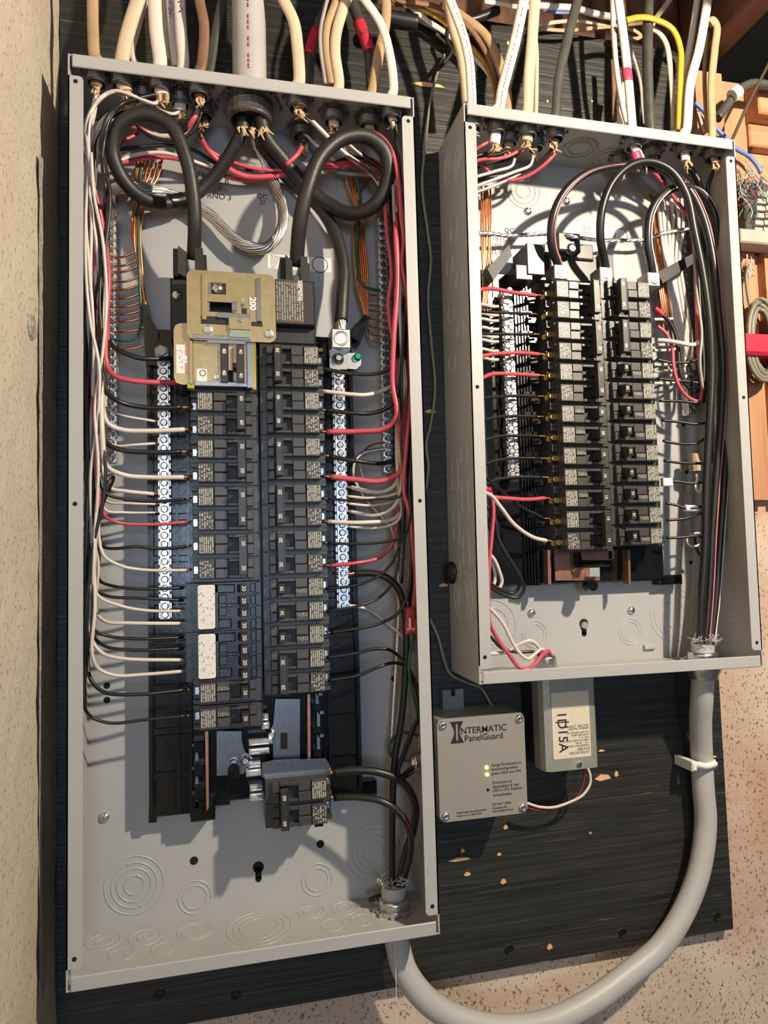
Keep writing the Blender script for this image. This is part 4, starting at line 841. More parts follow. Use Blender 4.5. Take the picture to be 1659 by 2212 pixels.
wire('r', 9, [(831, 430, .06), (836, 506, .066), (846, 590, .07), (839, 655, .07), (844, 709, .07), (856, 785, .07), (853, 850, .07), (858, 905, .07), (868, 960, .065), (877, 1000, .06)], 'red wire bowing over the ground bar screws in the right gutter')
for i, P in enumerate([[(842, 420, .05), (848, 520, .05), (856, 640, .05), (860, 760, .05), (866, 880, .05), (870, 1000, .05), (874, 1130, .05), (868, 1260, .045)], [(870, 430, .06), (874, 540, .05), (866, 660, .045), (876, 800, .045), (884, 930, .05), (880, 1060, .05), (889, 1200, .05), (884, 1300, .045)], [(862, 330, .05), (876, 430, .04), (884, 560, .04), (888, 720, .04), (892, 900, .04), (890, 1080, .04), (892, 1240, .04), (880, 1340, .04)]]):
    wire('k', 6, P, 'black wire running down the right gutter of the tall panel', group='loose black wires in the right gutter')
wire('y', 7, [(849, 400, .076), (852, 470, .076), (856, 530, .076), (862, 580, .07), (878, 660, .065), (880, 720, .06)], 'greyish wire beside the red one high in the right gutter')
# top crossing wires
wire('r', 9, [(258, 352, .052), (285, 347, .04), (320, 340, .036), (370, 341, .03), (430, 355, .024), (500, 385, .020), (560, 388, .020), (640, 372, .022)], 'red wire crossing behind the left service loop')
wire('r', 10, [(618, 356, .045), (640, 336, .045), (652, 318, .04)], 'short red taped wire end under the second row connector')
wire('w', 8, [(250, 352, .05), (290, 335, .046), (350, 330, .044), (400, 342, .04), (440, 356, .03), (500, 372, .024)], 'white wire crossing just above the red wire inside the left loop')
wire('k', 8, [(258, 322, .048), (300, 318, .044), (360, 314, .042), (420, 325, .036), (470, 355, .028), (540, 374, .026), (640, 376, .026), (700, 362, .028), (760, 340, .03), (815, 352, .03), (840, 400, .034)], 'black wire crossing behind both service loops')
wire('r', 8, [(432, 290, .06), (450, 322, .045), (490, 345, .035), (560, 366, .03), (660, 366, .028), (740, 360, .03), (812, 350, .032), (838, 380, .036)], 'red wire sagging under the large hub between the loops')
wire('r', 9, [(668, 248, .066), (692, 282, .058), (730, 318, .046), (765, 350, .044), (800, 372, .044), (822, 398, .044), (835, 440, .05)], 'pinkish red wire crossing diagonally inside the right loop')
wire('y', 6, [(664, 252, .064), (700, 285, .054), (745, 322, .043), (775, 352, .038), (815, 368, .036)], 'grey wire beside the pinkish red one inside the right loop')
wire('y', 9, [(728, 372, .020), (755, 376, .020), (790, 378, .022), (830, 384, .026), (846, 420, .03)], 'short grey-white wire crossing low inside the right loop')
wire('w', 7, [(655, 285, .03), (690, 320, .028), (720, 345, .026), (735, 352, .026)], 'white wire stub sloping inside the right loop')
for i, P in enumerate([[(300, 285, .04), (330, 288, .042), (365, 298, .044), (395, 290, .05), (425, 250, .058)], [(292, 272, .05), (330, 296, .048), (380, 304, .048), (420, 280, .054), (436, 240, .06)]]):
    wire('wk'[i], 8, P, ['white wire hanging inside the left loop from the brown cable', 'black wire hanging inside the left loop from the brown cable'][i])
wire('w', 7, [(388, 242, .06), (372, 246, .066), (350, 240, .066), (338, 232, .062)], 'short white wire curling between two connectors')
wire('w', 8, [(312, 222, .060), (286, 231, .062), (255, 237, .060), (225, 250, .062), (205, 276, .066), (197, 322, .068), (201, 390, .066), (212, 480, .060), (216, 560, .055)], 'white wire arching just outside the left loop below the front white one')
wire('k', 7, [(345, 214, .056), (300, 233, .056), (256, 246, .058), (221, 266, .062), (206, 302, .064), (205, 370, .060), (196, 470, .055), (190, 560, .05)], 'black wire arching under the white ones outside the left loop')
wire('w', 8, [(275, 262, .050), (240, 262, .054), (214, 288, .060), (208, 345, .060), (203, 420, .055), (210, 520, .05)], 'white wire peeping out from behind the left loop')
wire('r', 7, [(310, 282, .040), (292, 292, .042), (268, 304, .046), (245, 330, .05), (228, 380, .045), (228, 440, .04)], 'thin red wire peeping through the left loop')
frq = MB(); rgf = random.Random(4)
for j in range(14):
    p = U(520+j*4.4, 276+rgf.uniform(-4, 6), .060); frq.tube([p, p+Vector((rgf.uniform(-.004, .004), .004, -.004)), p+Vector((rgf.uniform(-.007, .007), .005, -.009-rgf.random()*.006))], [.0022, .0018, .0006], 5, .4)
tag(frq.build('frayed_wrapping', paperfray), 'torn brown wrapping where the service conductors leave the hub', 'wrapping', kind='stuff')
# ---------------------------------------------------------------- service conductors
def big(P, w, label): return wire('K', w, P, label, cat='service conductor', name='service_conductor', k=10, n=16)
big([(527, 250, .055), (519, 292, .052), (492, 342, .040), (446, 400, .026), (394, 434, .026), (330, 437, .040), (275, 400, .058), (243, 330, .070), (258, 272, .080), (312, 247, .086), (366, 268, .086), (401, 340, .082), (417, 420, .076), (421, 490, .066), (418, 560, .048)], 31, 'thick black service conductor looping over the left side into the main breaker')
big([(563, 250, .060), (572, 292, .052), (612, 345, .038), (656, 398, .028), (708, 440, .030), (762, 462, .044), (812, 440, .060), (838, 385, .072), (832, 330, .080), (795, 297, .084), (742, 298, .086), (692, 340, .086), (664, 410, .084), (648, 480, .074), (640, 575, .050)], 31, 'thick black service conductor looping over the right side into the main breaker')
o = big([(546, 255, .045), (556, 300, .040), (592, 352, .026), (640, 402, .018), (692, 450, .020), (726, 510, .030), (742, 580, .040), (740, 640, .046), (737, 694, .048)], 27, 'thick black neutral service conductor dropping to the square aluminium lug')
strands('stranded_end', [(738, 690, .048), (737, 716, .048)], 24, alum, 9, .15, 'bright aluminium strands entering the square neutral lug', 'strands')
strands('bare_aluminium_cable', [(228, 412, .030), (262, 406, .034), (300, 404, .034), (350, 416, .022), (400, 434, .018), (450, 462, .018), (495, 506, .020), (535, 532, .024), (575, 535, .026), (602, 508, .026), (612, 470, .022), (607, 435, .018), (592, 395, .016), (572, 345, .026), (552, 300, .04), (545, 262, .045)], 25, alum, 10, 2.6, 'twisted bare aluminium cable slung from ground bar to large hub', 'cable', 10, .24, .72)
MB_t, _, _ = ribbon('black_tape_band', [(365, 437, .031), (382, 436, .028), (398, 432, .0262)], 34, mat('vinyl_tape', (.008, .008, .008), .3), 'black tape band around the left service conductor', 'tape', n=16)
# large bare conductors leaving the bottom of the tall panel
wstripe = mat('white_stripe', (.62, .58, .54), .4); rstripe = mat('red_stripe', (.50, .06, .08), .4)
wire('k', 15, [(768, 1239, .044), (800, 1238, .048), (832, 1246, .052), (858, 1268, .052), (872, 1305, .050), (878, 1380, .048), (876, 1450, .046), (868, 1550, .044), (853, 1640, .042), (848, 1740, .040), (847, 1830, .038), (848, 1925, .036)], 'black neutral conductor with a white stripe curving down to the bottom fitting', [(772, 1239, .044), (724, 1239, .042)], stripe=(wstripe, 1, .4), cat='conductor', name='black_conductor', n=12)
wire('k', 17, [(720, 1668, .050), (770, 1663, .056), (826, 1670, .060), (872, 1692, .060), (896, 1735, .058), (893, 1790, .052), (874, 1850, .046), (860, 1925, .036)], 'thick plain black conductor from the bottom 60 amp breaker', [(722, 1668, .05), (712, 1668, .05)], cat='conductor', name='black_conductor', n=12)
wire('k', 15, [(722, 1723, .050), (776, 1722, .062), (828, 1732, .070), (866, 1760, .072), (886, 1800, .068), (885, 1850, .056), (874, 1890, .046), (866, 1925, .038)], 'black conductor with a red stripe from the bottom 60 amp breaker', [(724, 1723, .05), (714, 1722, .05)], stripe=(rstripe, .4, .8), cat='conductor', name='black_conductor', n=12)
strands('bare_aluminium_wire', [(836, 968, .022), (812, 971, .026), (786, 978, .03), (767, 998, .032), (765, 1030, .032), (780, 1062, .030), (812, 1102, .026), (846, 1142, .026), (858, 1200, .026), (862, 1300, .024), (858, 1400, .022), (852, 1500, .022), (847, 1600, .022), (845, 1740, .024), (844, 1850, .028), (845, 1920, .034)], 8, alum, 5, 22, 'thin twisted bare aluminium ground dropping from the wide ground bar', 'wire', 14, .34, .6)
wire('c', 3.5, [(836, 956, .022), (805, 960, .026), (780, 985, .03), (784, 1030, .03), (815, 1075, .028), (848, 1150, .026), (868, 1200, .026), (884, 1240, .03), (888, 1312, .04)], 'thin copper wire from the wide ground bar to the red push connector')
wire('w', 7, [(748, 1308, .040), (776, 1311, .034), (802, 1320, .028), (836, 1346, .026), (870, 1376, .026), (896, 1420, .03), (912, 1470, .04)], 'thin white wire sloping down from the end of the neutral bar')
wn = empty('push_connector', .335, .04, U(890, 1372, .05).z, 'red push-in wire connector hanging in the right gutter', 'connector')
q = MB(); pb_(q, 880, 1311, 898, 1372, .040, .056, .002); pb_(q, 878, 1338, 902, 1371, .038, .058, .002); q.build('shell', mat('red_nylon', (.50, .05, .045), .4), wn)
q = MB(); pb_(q, 884, 1335, 888, 1362, .058, .059, .0004); pb_(q, 880, 1357, 897, 1362, .058, .059, .0004); q.build('clear_port', labw, wn)
wire('g', 7, [(896, 1372, .048), (889, 1395, .050), (884, 1425, .052), (884, 1455, .052), (893, 1500, .050), (902, 1540, .046), (908, 1575, .04)], 'green wire dropping from the red push connector')
wire('g', 6, [(912, 1592, .04), (885, 1584, .036), (862, 1584, .03), (843, 1604, .026), (841, 1625, .026), (852, 1640, .030), (880, 1643, .036), (905, 1641, .045)], 'green wire coiled beside the side fitting')
wire('k', 8, [(908, 1532, .045), (900, 1560, .045), (885, 1600, .042), (870, 1640, .040), (860, 1668, .040), (866, 1676, .042), (885, 1662, .05), (903, 1653, .055)], 'black wire doubling back into the side fitting', group=None)
wire('k', 8, [(906, 1545, .05), (893, 1570, .052), (876, 1612, .05), (864, 1650, .048), (860, 1672, .048), (870, 1680, .05), (890, 1668, .056), (905, 1660, .058)], 'second black wire doubling back just below its twin at the side fitting')
sf = empty('side_fitting', WD-.003, .05, U(905, 1660, .055).z, 'zinc threaded fitting through the right wall of the tall panel', 'fitting')
c = U(905, 1645, .055); q = MB()
q.lathe((WD-T, .055, c.z), (-1, 0, 0), [(0, .0135), (.003, .0135), (.003, .011), (.005, .0115), (.006, .0105), (.0075, .0115), (.009, .0105), (.0105, .0115), (.012, .0100), (.012, .0085), (.004, .0085)], 20, True, False); q.build('nipple', zinc, sf)
# ---------------------------------------------------------------- connectors and cables entering from above
def UX(px, py, x): v = ray(px, py); return CAM+v*((x-CX)/v.x)
def connector(px, py, r, label, zin=-.003, cast_=None, up=False, k_=1.):
    c = UZ(px, py, zin-.006); c = Vector((c.x, min(max(c.y, .02), .0925-r*1.5), 0))
    e = empty('cable_connector', c.x, c.y, zin-.014, label, 'connector'); m = cast_ or cast
    q = MB().lathe((c.x, c.y, zin), (0, 0, -1), [(0, r*1.32), (.0032, r*1.32), (.0032, r)], 22, False)
    for k in range(8):
        a = k*PI/4; q.box(c.x+r*1.38*math.cos(a)-.0018, c.x+r*1.38*math.cos(a)+.0018, c.y+r*1.38*math.sin(a)-.0018, c.y+r*1.38*math.sin(a)+.0018, zin-.004, zin)
    q.build('locknut', m, e)
    q = MB(); pr_ = [(0, r)]
    for k in range(4): pr_ += [((.004+k*.0022)*k_, r*1.03), ((.0051+k*.0022)*k_, r*.96)]
    pr_ += [(.0135*k_, r*.98), (.0135*k_, r*.82), (.002, r*.80)]
    q.lathe((c.x, c.y, zin), (0, 0, -1), pr_, 24, False, False); q.build('threaded_barrel', m, e)
    if up: MB().lathe((c.x, c.y, zin+.003), (0, 0, 1), [(.0015, r*1.1), (.010, r*1.1), (.018, r*.95)], 16, True, False).build('clamp_body', m, e)
    return c
NEAR = 'dark threaded cable connector where the %s enters the %s panel'
CL = {}
for key, px, py, r, what in [('a', 207, 160, .0105, 'leftmost tan cable'), ('b', 263, 172, .0105, 'cream folded cable'), ('b2', 310, 204, .0105, 'hidden white cable'), ('c', 345, 180, .0105, 'broad white cable'), ('d', 390, 214, .0105, 'scribbled white cable'), ('e', 430, 188, .0105, 'rusty brown cable'), ('f', 440, 240, .0105, 'dark grey cable'), ('h', 645, 214, .0115, 'lone cream cable'), ('i', 652, 285, .0115, 'red taped black cable'), ('j', 720, 252, .0115, 'bunch of three cables'), ('k', 797, 262, .0115, 'tan cable behind the white one'), ('l', 848, 240, .0110, 'last white cable')]:
    CL[key] = connector(px, py, r, NEAR % (what, 'tall'))
CL['g'] = connector(540, 226, .0255, 'large dark hub where the thick grey service cable enters', k_=1.6)
for key, px, py, r, what in [('m', 1020, 266, .0105, 'red printed white cable'), ('n', 1072, 277, .0105, 'slanting red printed cable'), ('o', 1100, 300, .0105, 'bowed tan cable'), ('p', 1140, 283, .0105, 'straight cream cable'), ('q', 1157, 310, .0105, 'thin cream cable'), ('r', 1200, 290, .0105, 'slanting dark grey cable'), ('s', 1370, 306, .0105, 'red banded white cable'), ('t', 1410, 330, .0110, 'upright black cable'), ('u', 1340, 346, .0100, 'brown cable'), ('v', 1480, 322, .0110, 'pair of long white cables'), ('x', 1540, 333, .0105, 'doubled tan cable')]:
    CL[key] = connector(px, py, r, NEAR % (what, 'shorter'))
def cable(cl, w, P, label, key=None, stub=None, d=None, flat=.55, legend=None, name='cable', k=7, dt=None):
    """P: photo points above the box; then through the connector to a stub inside"""
    dc = CL[key].y if key else d; pts = []
    n = len(P)
    for i, (a, b) in enumerate(P):
        f = i/(n-1); pts.append(U(a, b, (dt if dt is not None else dc)*(1-f)+dc*f))
    top = P[0][1] < -5                      # carry on up to the joists above
    if top:
        v = (pts[0]-pts[1]).normalized(); p = pts[0]+v*.06; pts = [Vector((p.x+v.x*.05, p.y, .50)), Vector((p.x, p.y, max(p.z, .36)))]+pts if p.z < .40 else [Vector((p.x, p.y, .50))]+pts
    if key:
        c = CL[key]; pts.append(Vector((c.x, c.y, .012))); pts.append(Vector((c.x, c.y, -.008)))
        if stub: pts.append(U(stub[0], stub[1], c.y))
    path = smooth_path(pts, k); r = pxr(w, pts[3 if top and len(pts) > 4 else 1])
    o = MB().tube(path, r, 12, flat).build(name, WM[cl], None); tag(o, label, 'cable')
    if stub:
        e = path[-1]; q = MB(); rg = random.Random(len(label))
        for j in range(4): q.tube([e+Vector((rg.uniform(-r, r)*.7, rg.uniform(-r, r)*.4, .003)), e+Vector((rg.uniform(-r, r), rg.uniform(-r, r)*.6, -.006)), e+Vector((rg.uniform(-r, r)*1.6, rg.uniform(-r, r), -.009-rg.random()*.007))], [r*.34, r*.34, r*.10], 5, .4)
        q.build('frayed_paper', paperfray, o)
    if legend:
        m_, side = legend; q = MB(); i = 18
        off = [p+Vector((side*r*.35, r*flat*.93, 0)) for p in path]; rg = random.Random(5)
        while i < len(off)*.74: q.tube([off[i], off[i].lerp(off[i+1], .65)], r*.11, 4); i += 1 if rg.random() < .8 else 2
        q.build('printed_legend', m_, o)
    return o, path, r
def tape(P, w, d, label, m=redtape, flat=.6, words=None):
    path = smooth_path([U(a, b, d) for a, b in P], 6); r = pxr(w, path[0]); o = MB().tube(path, r, 14, flat).build('tape_band', m); tag(o, label, 'tape'); return o
cable('T', 24, [(199, -40), (200, 0), (201, 60), (206, 125)], 'leftmost tan cable dropping into the tall panel', 'a', (208, 186))
cable('C', 30, [(312, -40), (298, 0), (276, 70), (265, 120)], 'cream cable with a folded flat side entering the tall panel', 'b', (271, 198))
cable('W', 13, [(326, -40), (314, 0), (298, 60), (286, 120)], 'slim white cable beside the folded cream one', 'b2', (314, 224))
cable('W', 29, [(332, -40), (334, 0), (338, 70), (346, 132)], 'broad white cable in the middle of the white bunch', 'c', (351, 206), legend=None)
cable('C', 13, [(356, -40), (357, 0), (360, 60), (362, 130)], 'thin cream cable hidden between two white ones', d=.03, flat=.8)
cable('W', 17, [(364, -40), (366, 0), (371, 70), (380, 145)], 'narrow white cable with purple scribble', d=.05, flat=.8)
o, pth, r_c = cable('W', 26, [(386, -40), (387, 0), (391, 70), (396, 140)], 'white cable with a purple scribble next to the rusty brown one', 'd', (388, 240))
for P in ([(384, 5), (392, 2), (389, 14), (396, 20), (386, 26)], [(366, 4), (374, 10), (364, 18), (372, 24), (366, 30)]):
    q = MB().tube([U(a, b, (.0725 if a > 380 else .060)) for a, b in P], .0007, 5); q.build('ink_scribble', inkp, o)
cable('B', 22, [(428, -40), (431, 0), (441, 56), (435, 143)], 'rusty brown cable entering the tall panel', 'e', (432, 210))
cable('D', 20, [(486, -40), (480, 0), (464, 80), (453, 150)], 'dark grey cable beside the thick service cable', 'f', (439, 260))
o, pth, r_c = cable('G', 72, [(536, -40), (537, 0), (538, 80), (539, 160)], 'thick grey service cable with faded red lettering', 'g', None, flat=.9, name='service_cable', legend=(inkr, -.2))
cable('C', 26, [(596, -40), (613, 0), (634, 45), (642, 95), (646, 178)], 'lone cream cable bending into the tall panel', 'h', (648, 234))
cable('D', 22, [(712, -10), (692, 50), (672, 112), (665, 178)], 'black cable with a dark red tape band leaning left', 'i', (655, 312), d=.03, flat=.9)
tape([(684, 66), (674, 94), (667, 120)], 25, CL['i'].y, 'dark red tape band around the left leaning black cable', flat=.95)
cable('y', 8, [(712, -20), (704, 10), (693, 60), (692, 100), (703, 182)], 'thin grey cable edging the bunch of three', d=.062, flat=.8)
cable('T', 18, [(736, -30), (723, 10), (706, 60), (704, 110), (716, 184)], 'tan cable in the bunch of three', d=.056, flat=.8)
cable('C', 23, [(760, -30), (746, 5), (727, 70), (724, 112), (732, 186)], 'cream cable closing the bunch of three', 'j', (722, 274))
cable('D', 24, [(748, -30), (762, 10), (781, 60), (797, 115), (803, 190)], 'black cable with a bright red tape band leaning right', d=.035, flat=.9)
tp_ = tape([(775, 48), (787, 78), (798, 112)], 27, .037, 'bright red tape band with black handwriting', flat=.95)
text('KO', *U(786, 68, .0495), .008, inkm, tp_, -.5, 'handwriting')
cable('T', 22, [(826, -40), (834, 0), (832, 55), (820, 110), (806, 190)], 'tan cable crossing behind the last white cable', 'k', (800, 288))
cable('W', 20, [(758, -40), (788, 0), (822, 50), (841, 112), (850, 196)], 'last white cable at the corner of the tall panel', 'l', (850, 262))
# shorter panel
cable('C', 20, [(962, -40), (966, 0), (978, 62), (993, 112), (1002, 165), (1007, 225)], 'cream cable tight against the corner of the shorter panel', d=.05, flat=.8)
cable('W', 22, [(962, -30), (978, 15), (1000, 75), (1013, 130), (1018, 190), (1019, 226)], 'white cable with red lettering at the corner of the shorter panel', 'm', (1021, 274), legend=(inkr, .2))
cable('W', 24, [(1142, -40), (1132, 0), (1115, 80), (1099, 142), (1085, 195), (1078, 234)], 'slanting white cable with red lettering into the shorter panel', 'n', (1068, 312), legend=(inkr, -.2))
cable('C', 25, [(1160, -40), (1156, 0), (1149, 92), (1143, 160), (1140, 240)], 'straight cream cable beside the slanting lettered one', 'p', (1138, 306))
cable('C', 11, [(1150, 30), (1158, 110), (1158, 180), (1157, 242)], 'thin cream cable half hidden by the straight cream one', 'q', (1157, 330), flat=.9)
cable('D', 22, [(1258, -40), (1248, 0), (1227, 80), (1207, 172), (1201, 244)], 'slanting dark grey cable into the shorter panel', 'r', (1197, 305))
cable('T', 22, [(960, 8), (996, 34), (1046, 73), (1076, 128), (1094, 195), (1097, 233)], 'bowed tan cable sweeping into the shorter panel', 'o', (1099, 324), dt=.02)
cable('B', 13, [(950, 10), (1011, 57), (1048, 110), (1068, 160), (1076, 215), (1080, 235)], 'bowed brown cable inside the curve of the tan one', d=.035)
cable('Y', 12, [(836, -2), (880, 4), (920, 24), (961, 48), (1021, 106), (1048, 136), (1064, 170), (1074, 225)], 'yellow cable curving behind the white lettered cable', d=.022)
cable('W', 13, [(880, 8), (920, 43), (959, 69), (1028, 128), (1057, 162), (1070, 200), (1076, 234)], 'white cable curving below the yellow one', d=.018)
cable('B', 12, [(850, -6), (900, 6), (940, 14), (985, 36)], 'brown cable lying along the top above the yellow one', d=.03)
cable('W', 12, [(1321, -40), (1323, 0), (1326, 80), (1333, 160), (1346, 235), (1354, 266)], 'slim white cable beside the red banded one', d=.05, flat=.8)
cable('W', 21, [(1334, -40), (1336, 0), (1347, 80), (1356, 160), (1365, 264)], 'white cable with a narrow red band', 's', (1386, 348))
tape([(1354, 150), (1357, 176)], 23, CL['s'].y, 'narrow red band on the white cable', m=WM['p'], flat=.6)
tape([(1372, 330), (1378, 345)], 24, CL['s'].y+.001, 'red band on the white cable stub inside the shorter panel', m=WM['p'], flat=.7)
cable('T', 10, [(1346, -10), (1350, 30), (1352, 60)], 'short tan cable peeping out behind the red banded one', d=.03)
cable('B', 12, [(1324, 130), (1326, 165), (1327, 262)], 'brown cable just behind the slim white one', d=.03)
cable('W', 16, [(1350, 180), (1345, 215), (1342, 262)], 'short white cable rising low behind the slim white one', 'u', (1341, 366))
cable('D', 22, [(1403, -40), (1401, 0), (1399, 90), (1399, 160), (1404, 268)], 'upright glossy black cable into the shorter panel', 't', (1411, 342), flat=.95)
cable('y', 7, [(1356, 85), (1366, 115), (1382, 171), (1388, 230), (1392, 268)], 'thin grey cable leaning on the upright black one', d=.03)
cable('C', 13, [(1390, 60), (1417, 66), (1438, 92), (1449, 160), (1456, 278)], 'pinkish cream cable inside the yellow curve', d=.06)
cable('Y', 14, [(1352, 44), (1380, 38), (1410, 41), (1452, 62), (1470, 105), (1470, 165), (1466, 282)], 'yellow cable hooking down into the shorter panel', d=.07)
cable('W', 15, [(1512, -40), (1506, 0), (1492, 92), (1479, 160), (1472, 230), (1470, 284)], 'slimmer of the two long white cables', d=.06, flat=.8)
cable('W', 21, [(1536, -40), (1529, 0), (1511, 103), (1491, 183), (1482, 284)], 'broader of the two long white cables', 'v', (1481, 348))
cable('T', 18, [(1532, 52), (1540, 44), (1548, 56), (1544, 105), (1537, 183), (1539, 292)], 'doubled tan cable bent over at its top', 'x', (1546, 352))
cable('T', 10, [(1530, 70), (1524, 110), (1522, 183), (1528, 286)], 'narrow tan cable beside the doubled one', d=.06)
cable('W', 15, [(1160, 12), (1195, 15), (1240, 18), (1290, 31), (1330, 38)], 'white cable lying along the top behind the upright ones', d=.03, flat=.8)
cable('W', 11, [(1046, 3), (1080, 8), (1110, 14), (1150, 16)], 'white cable stub with wraps lying along the top', d=.03)
cable('b', 8, [(1170, 20), (1205, 27), (1250, 26)], 'blue cable peeping under the horizontal white one', d=.028)
cable('C', 9, [(1160, 56), (1200, 48), (1250, 46), (1310, 54)], 'thin cream cable lying along the plywood top', d=.02)
cable('T', 9, [(1165, 62), (1220, 66), (1290, 60), (1350, 54), (1400, 48)], 'thin tan cable lying along the plywood top', d=.02)
cable('C', 12, [(1462, -30), (1446, 0), (1414, 44), (1404, 62)], 'cream cable slanting down to the yellow hook', d=.04)
cable('k', 34, [(835, 38), (870, 45), (900, 50)], 'stubby black pipe end above the tall panel', d=.04, flat=1., name='pipe')
cable('k', 20, [(985, 50), (1030, 40), (1075, 22)], 'black cable lying across the top between the panels', d=.02, flat=1.)
cable('k', 9, [(968, 60), (965, 85), (975, 110), (960, 135), (945, 150)], 'black cord twisting behind the bowed cables', d=.02, flat=1.)
cable('T', 9, [(1345, 62), (1370, 66), (1384, 78), (1372, 84), (1358, 80)], 'curled tan cable end near the yellow hook', d=.03)
cable('O', 6, [(960, 118), (944, 160), (930, 215), (918, 320), (912, 400), (924, 500), (931, 560), (925, 640), (932, 740), (940, 840), (930, 920), (921, 960), (926, 1010), (920, 1060)], 'thin brown wire hanging down between the two panels', d=.004, flat=1., name='thin_cable', k=6)
cable('O', 7, [(925, 1330), (945, 1372), (958, 1420), (972, 1455), (1010, 1475), (1040, 1488), (1060, 1520), (1085, 1548)], 'thin brown wire passing under the corner of the shorter panel', d=.004, flat=1., name='thin_cable')
# right of the shorter panel
cable('D', 19, [(1700, 190), (1659, 184), (1625, 181), (1602, 190), (1584, 208), (1566, 235), (1550, 256)], 'thick dark cable bending through a white collar on the framing', d=.045, flat=.95)
q = MB().lathe(U(1588, 203, .050), (.6, .1, .45), [(-.006, .0088), (.006, .0088), (.0075, .006)], 16).build('white_collar', labw); tag(q, 'white plastic collar on the bent dark cable', 'collar')
cable('t', 7, [(1680, 95), (1659, 140), (1622, 212), (1586, 292), (1580, 305)], 'thin dark cable hanging diagonally across the framing', d=.05, flat=1., name='thin_cable')
cable('b', 9, [(1500, 222), (1520, 240), (1545, 275), (1570, 300), (1588, 320), (1618, 338), (1636, 358), (1644, 374)], 'blue data cable slanting across the framing', d=.02, flat=1., name='data_cable')
cable('C', 6, [(1507, 240), (1514, 262), (1520, 285)], 'cream stub wire beside the blue data cable', d=.015, flat=1.)
tb = empty('punch_block', .93, .01, U(1630, 530, .02).z, 'telephone punch-down block with rows of white clips on the framing', 'terminal block')
q = MB(); pb_(q, 1612, 405, 1720, 505, .008, .022); q.build('block_base', mat('dark_block', (.05, .045, .035), .5), tb)
q = MB(); pb_(q, 1600, 503, 1720, 522, .008, .034, .002); q.build('mounting_foot', mat('block_grey', (.38, .35, .30), .5), tb)
for i in range(6):
    for j in range(3):
        y = 418+i*15.5; x = 1632+j*20+ (5-i)*1.5; q = MB(); pb_(q, x, y-4, x+17, y+4, .022, .029, .001); q.build('clip', mat('block_white', (.52, .48, .38), .5), tb)
q = MB(); rg = random.Random(12); cols = {}
for nm, m_ in (('pink', inkr), ('white', WM['w']), ('green', mat('teal_wire', (.10, .32, .24), .5)), ('blue', WM['b'])):
    cols[nm] = MB()
    for j in range(9):
        x, y = rg.uniform(1590, 1655), rg.uniform(345, 420); P = [(x, y, .02)]
        for s_ in range(4): x += rg.uniform(-16, 16); y += rg.uniform(4, 22); P.append((x, y, .012+rg.random()*.025))
        cols[nm].tube(pxpath(P, 4), .0006, 4)
    tag(cols[nm].build('loose_pairs', m_), nm+' loose telephone wires tangled above the punch-down block', 'wires', kind='stuff')
q = MB(); rg = random.Random(2)
for j in range(16):
    x = rg.uniform(1612, 1622); y = rg.uniform(548, 585); q.tube(pxpath([(x, y, .012), (x+rg.uniform(-3, 6), y+10, .018), (x+rg.uniform(-6, 8), y+20, .014)], 3), .0006, 4)
tag(q.build('frayed_shield', WM['w']), 'frayed pale wire ends below the punch-down block', 'wires', kind='stuff')
cable('O', 7, [(1616, 575), (1612, 600), (1616, 640), (1622, 670)], 'thin olive cable dropping from the block to the coil', d=.015, flat=1., name='thin_cable')
rg = random.Random(9); path = []
for i in range(150):
    a = 2*PI*i/26; rx = 17+3.4*(i/26)+2*math.sin(i*.13); ry = 66+5.2*(i/26)+3*math.sin(i*.21); path.append(U(1648+rx*math.sin(a)-6*math.cos(a)*.8, 735-ry*math.cos(a)*.95+ (0 if math.cos(a) > 0 else 0), .016+.016*((i//13) % 4)/3))
co = MB().tube(path, .0030, 7).build('cable_coil', WM['O']); tag(co, 'coil of olive grey cable hanging on the framing', 'cable coil')
q = MB(); pb_(q, 1608, 722, 1690, 764, .006, .042, .004); tag(q.build('tape_band', redtape), 'wide red tape wrapped round the cable coil', 'tape')
# ---------------------------------------------------------------- wires in the shorter panel
SG = 'in the shorter panel'
for i, (cl, P) in enumerate([('r', [(1054, 308, .07), (1040, 315, .07), (1020, 332, .065), (1012, 380, .06)]), ('r', [(1135, 312, .07), (1112, 331, .068), (1078, 343, .066), (1040, 345, .064), (1014, 356, .06)]), ('r', [(1202, 328, .07), (1180, 352, .066), (1142, 379, .056), (1098, 390, .05), (1062, 376, .05), (1040, 356, .055), (1016, 350, .06)]),
        ('k', [(1074, 316, .066), (1062, 328, .06), (1030, 337, .06), (1012, 350, .06)]), ('k', [(1096, 326, .06), (1075, 334, .058), (1040, 340, .056), (1012, 360, .055)]), ('k', [(1130, 320, .066), (1102, 344, .058), (1060, 352, .054), (1014, 368, .05)]), ('k', [(1192, 322, .07), (1168, 350, .06), (1120, 374, .05), (1070, 382, .05), (1014, 396, .05)]), ('k', [(1150, 345, .05), (1136, 362, .05), (1090, 378, .052), (1014, 386, .055)]),
        ('w', [(1112, 342, .06), (1106, 358, .06), (1070, 370, .06), (1014, 386, .06)]), ('w', [(1152, 336, .058), (1146, 356, .056), (1110, 372, .058), (1062, 390, .06), (1014, 408, .06)]), ('w', [(1148, 352, .05), (1120, 376, .05), (1070, 400, .05), (1014, 420, .05)]), ('y', [(1140, 388, .03), (1100, 392, .034), (1060, 404, .036), (1014, 424, .04)])]):
    nm_ = {'r': 'red', 'k': 'black', 'w': 'white', 'y': 'grey'}[cl]
    wire(cl, 8 if cl == 'r' else 7, P, '%s wire, %s of its colour curving from the top connectors %s' % (nm_, ORD[{0: 0, 3: 0, 8: 0, 11: 0}.get(i, [0, 1, 2, 0, 1, 2, 3, 4, 0, 1, 2, 0][i])], SG))
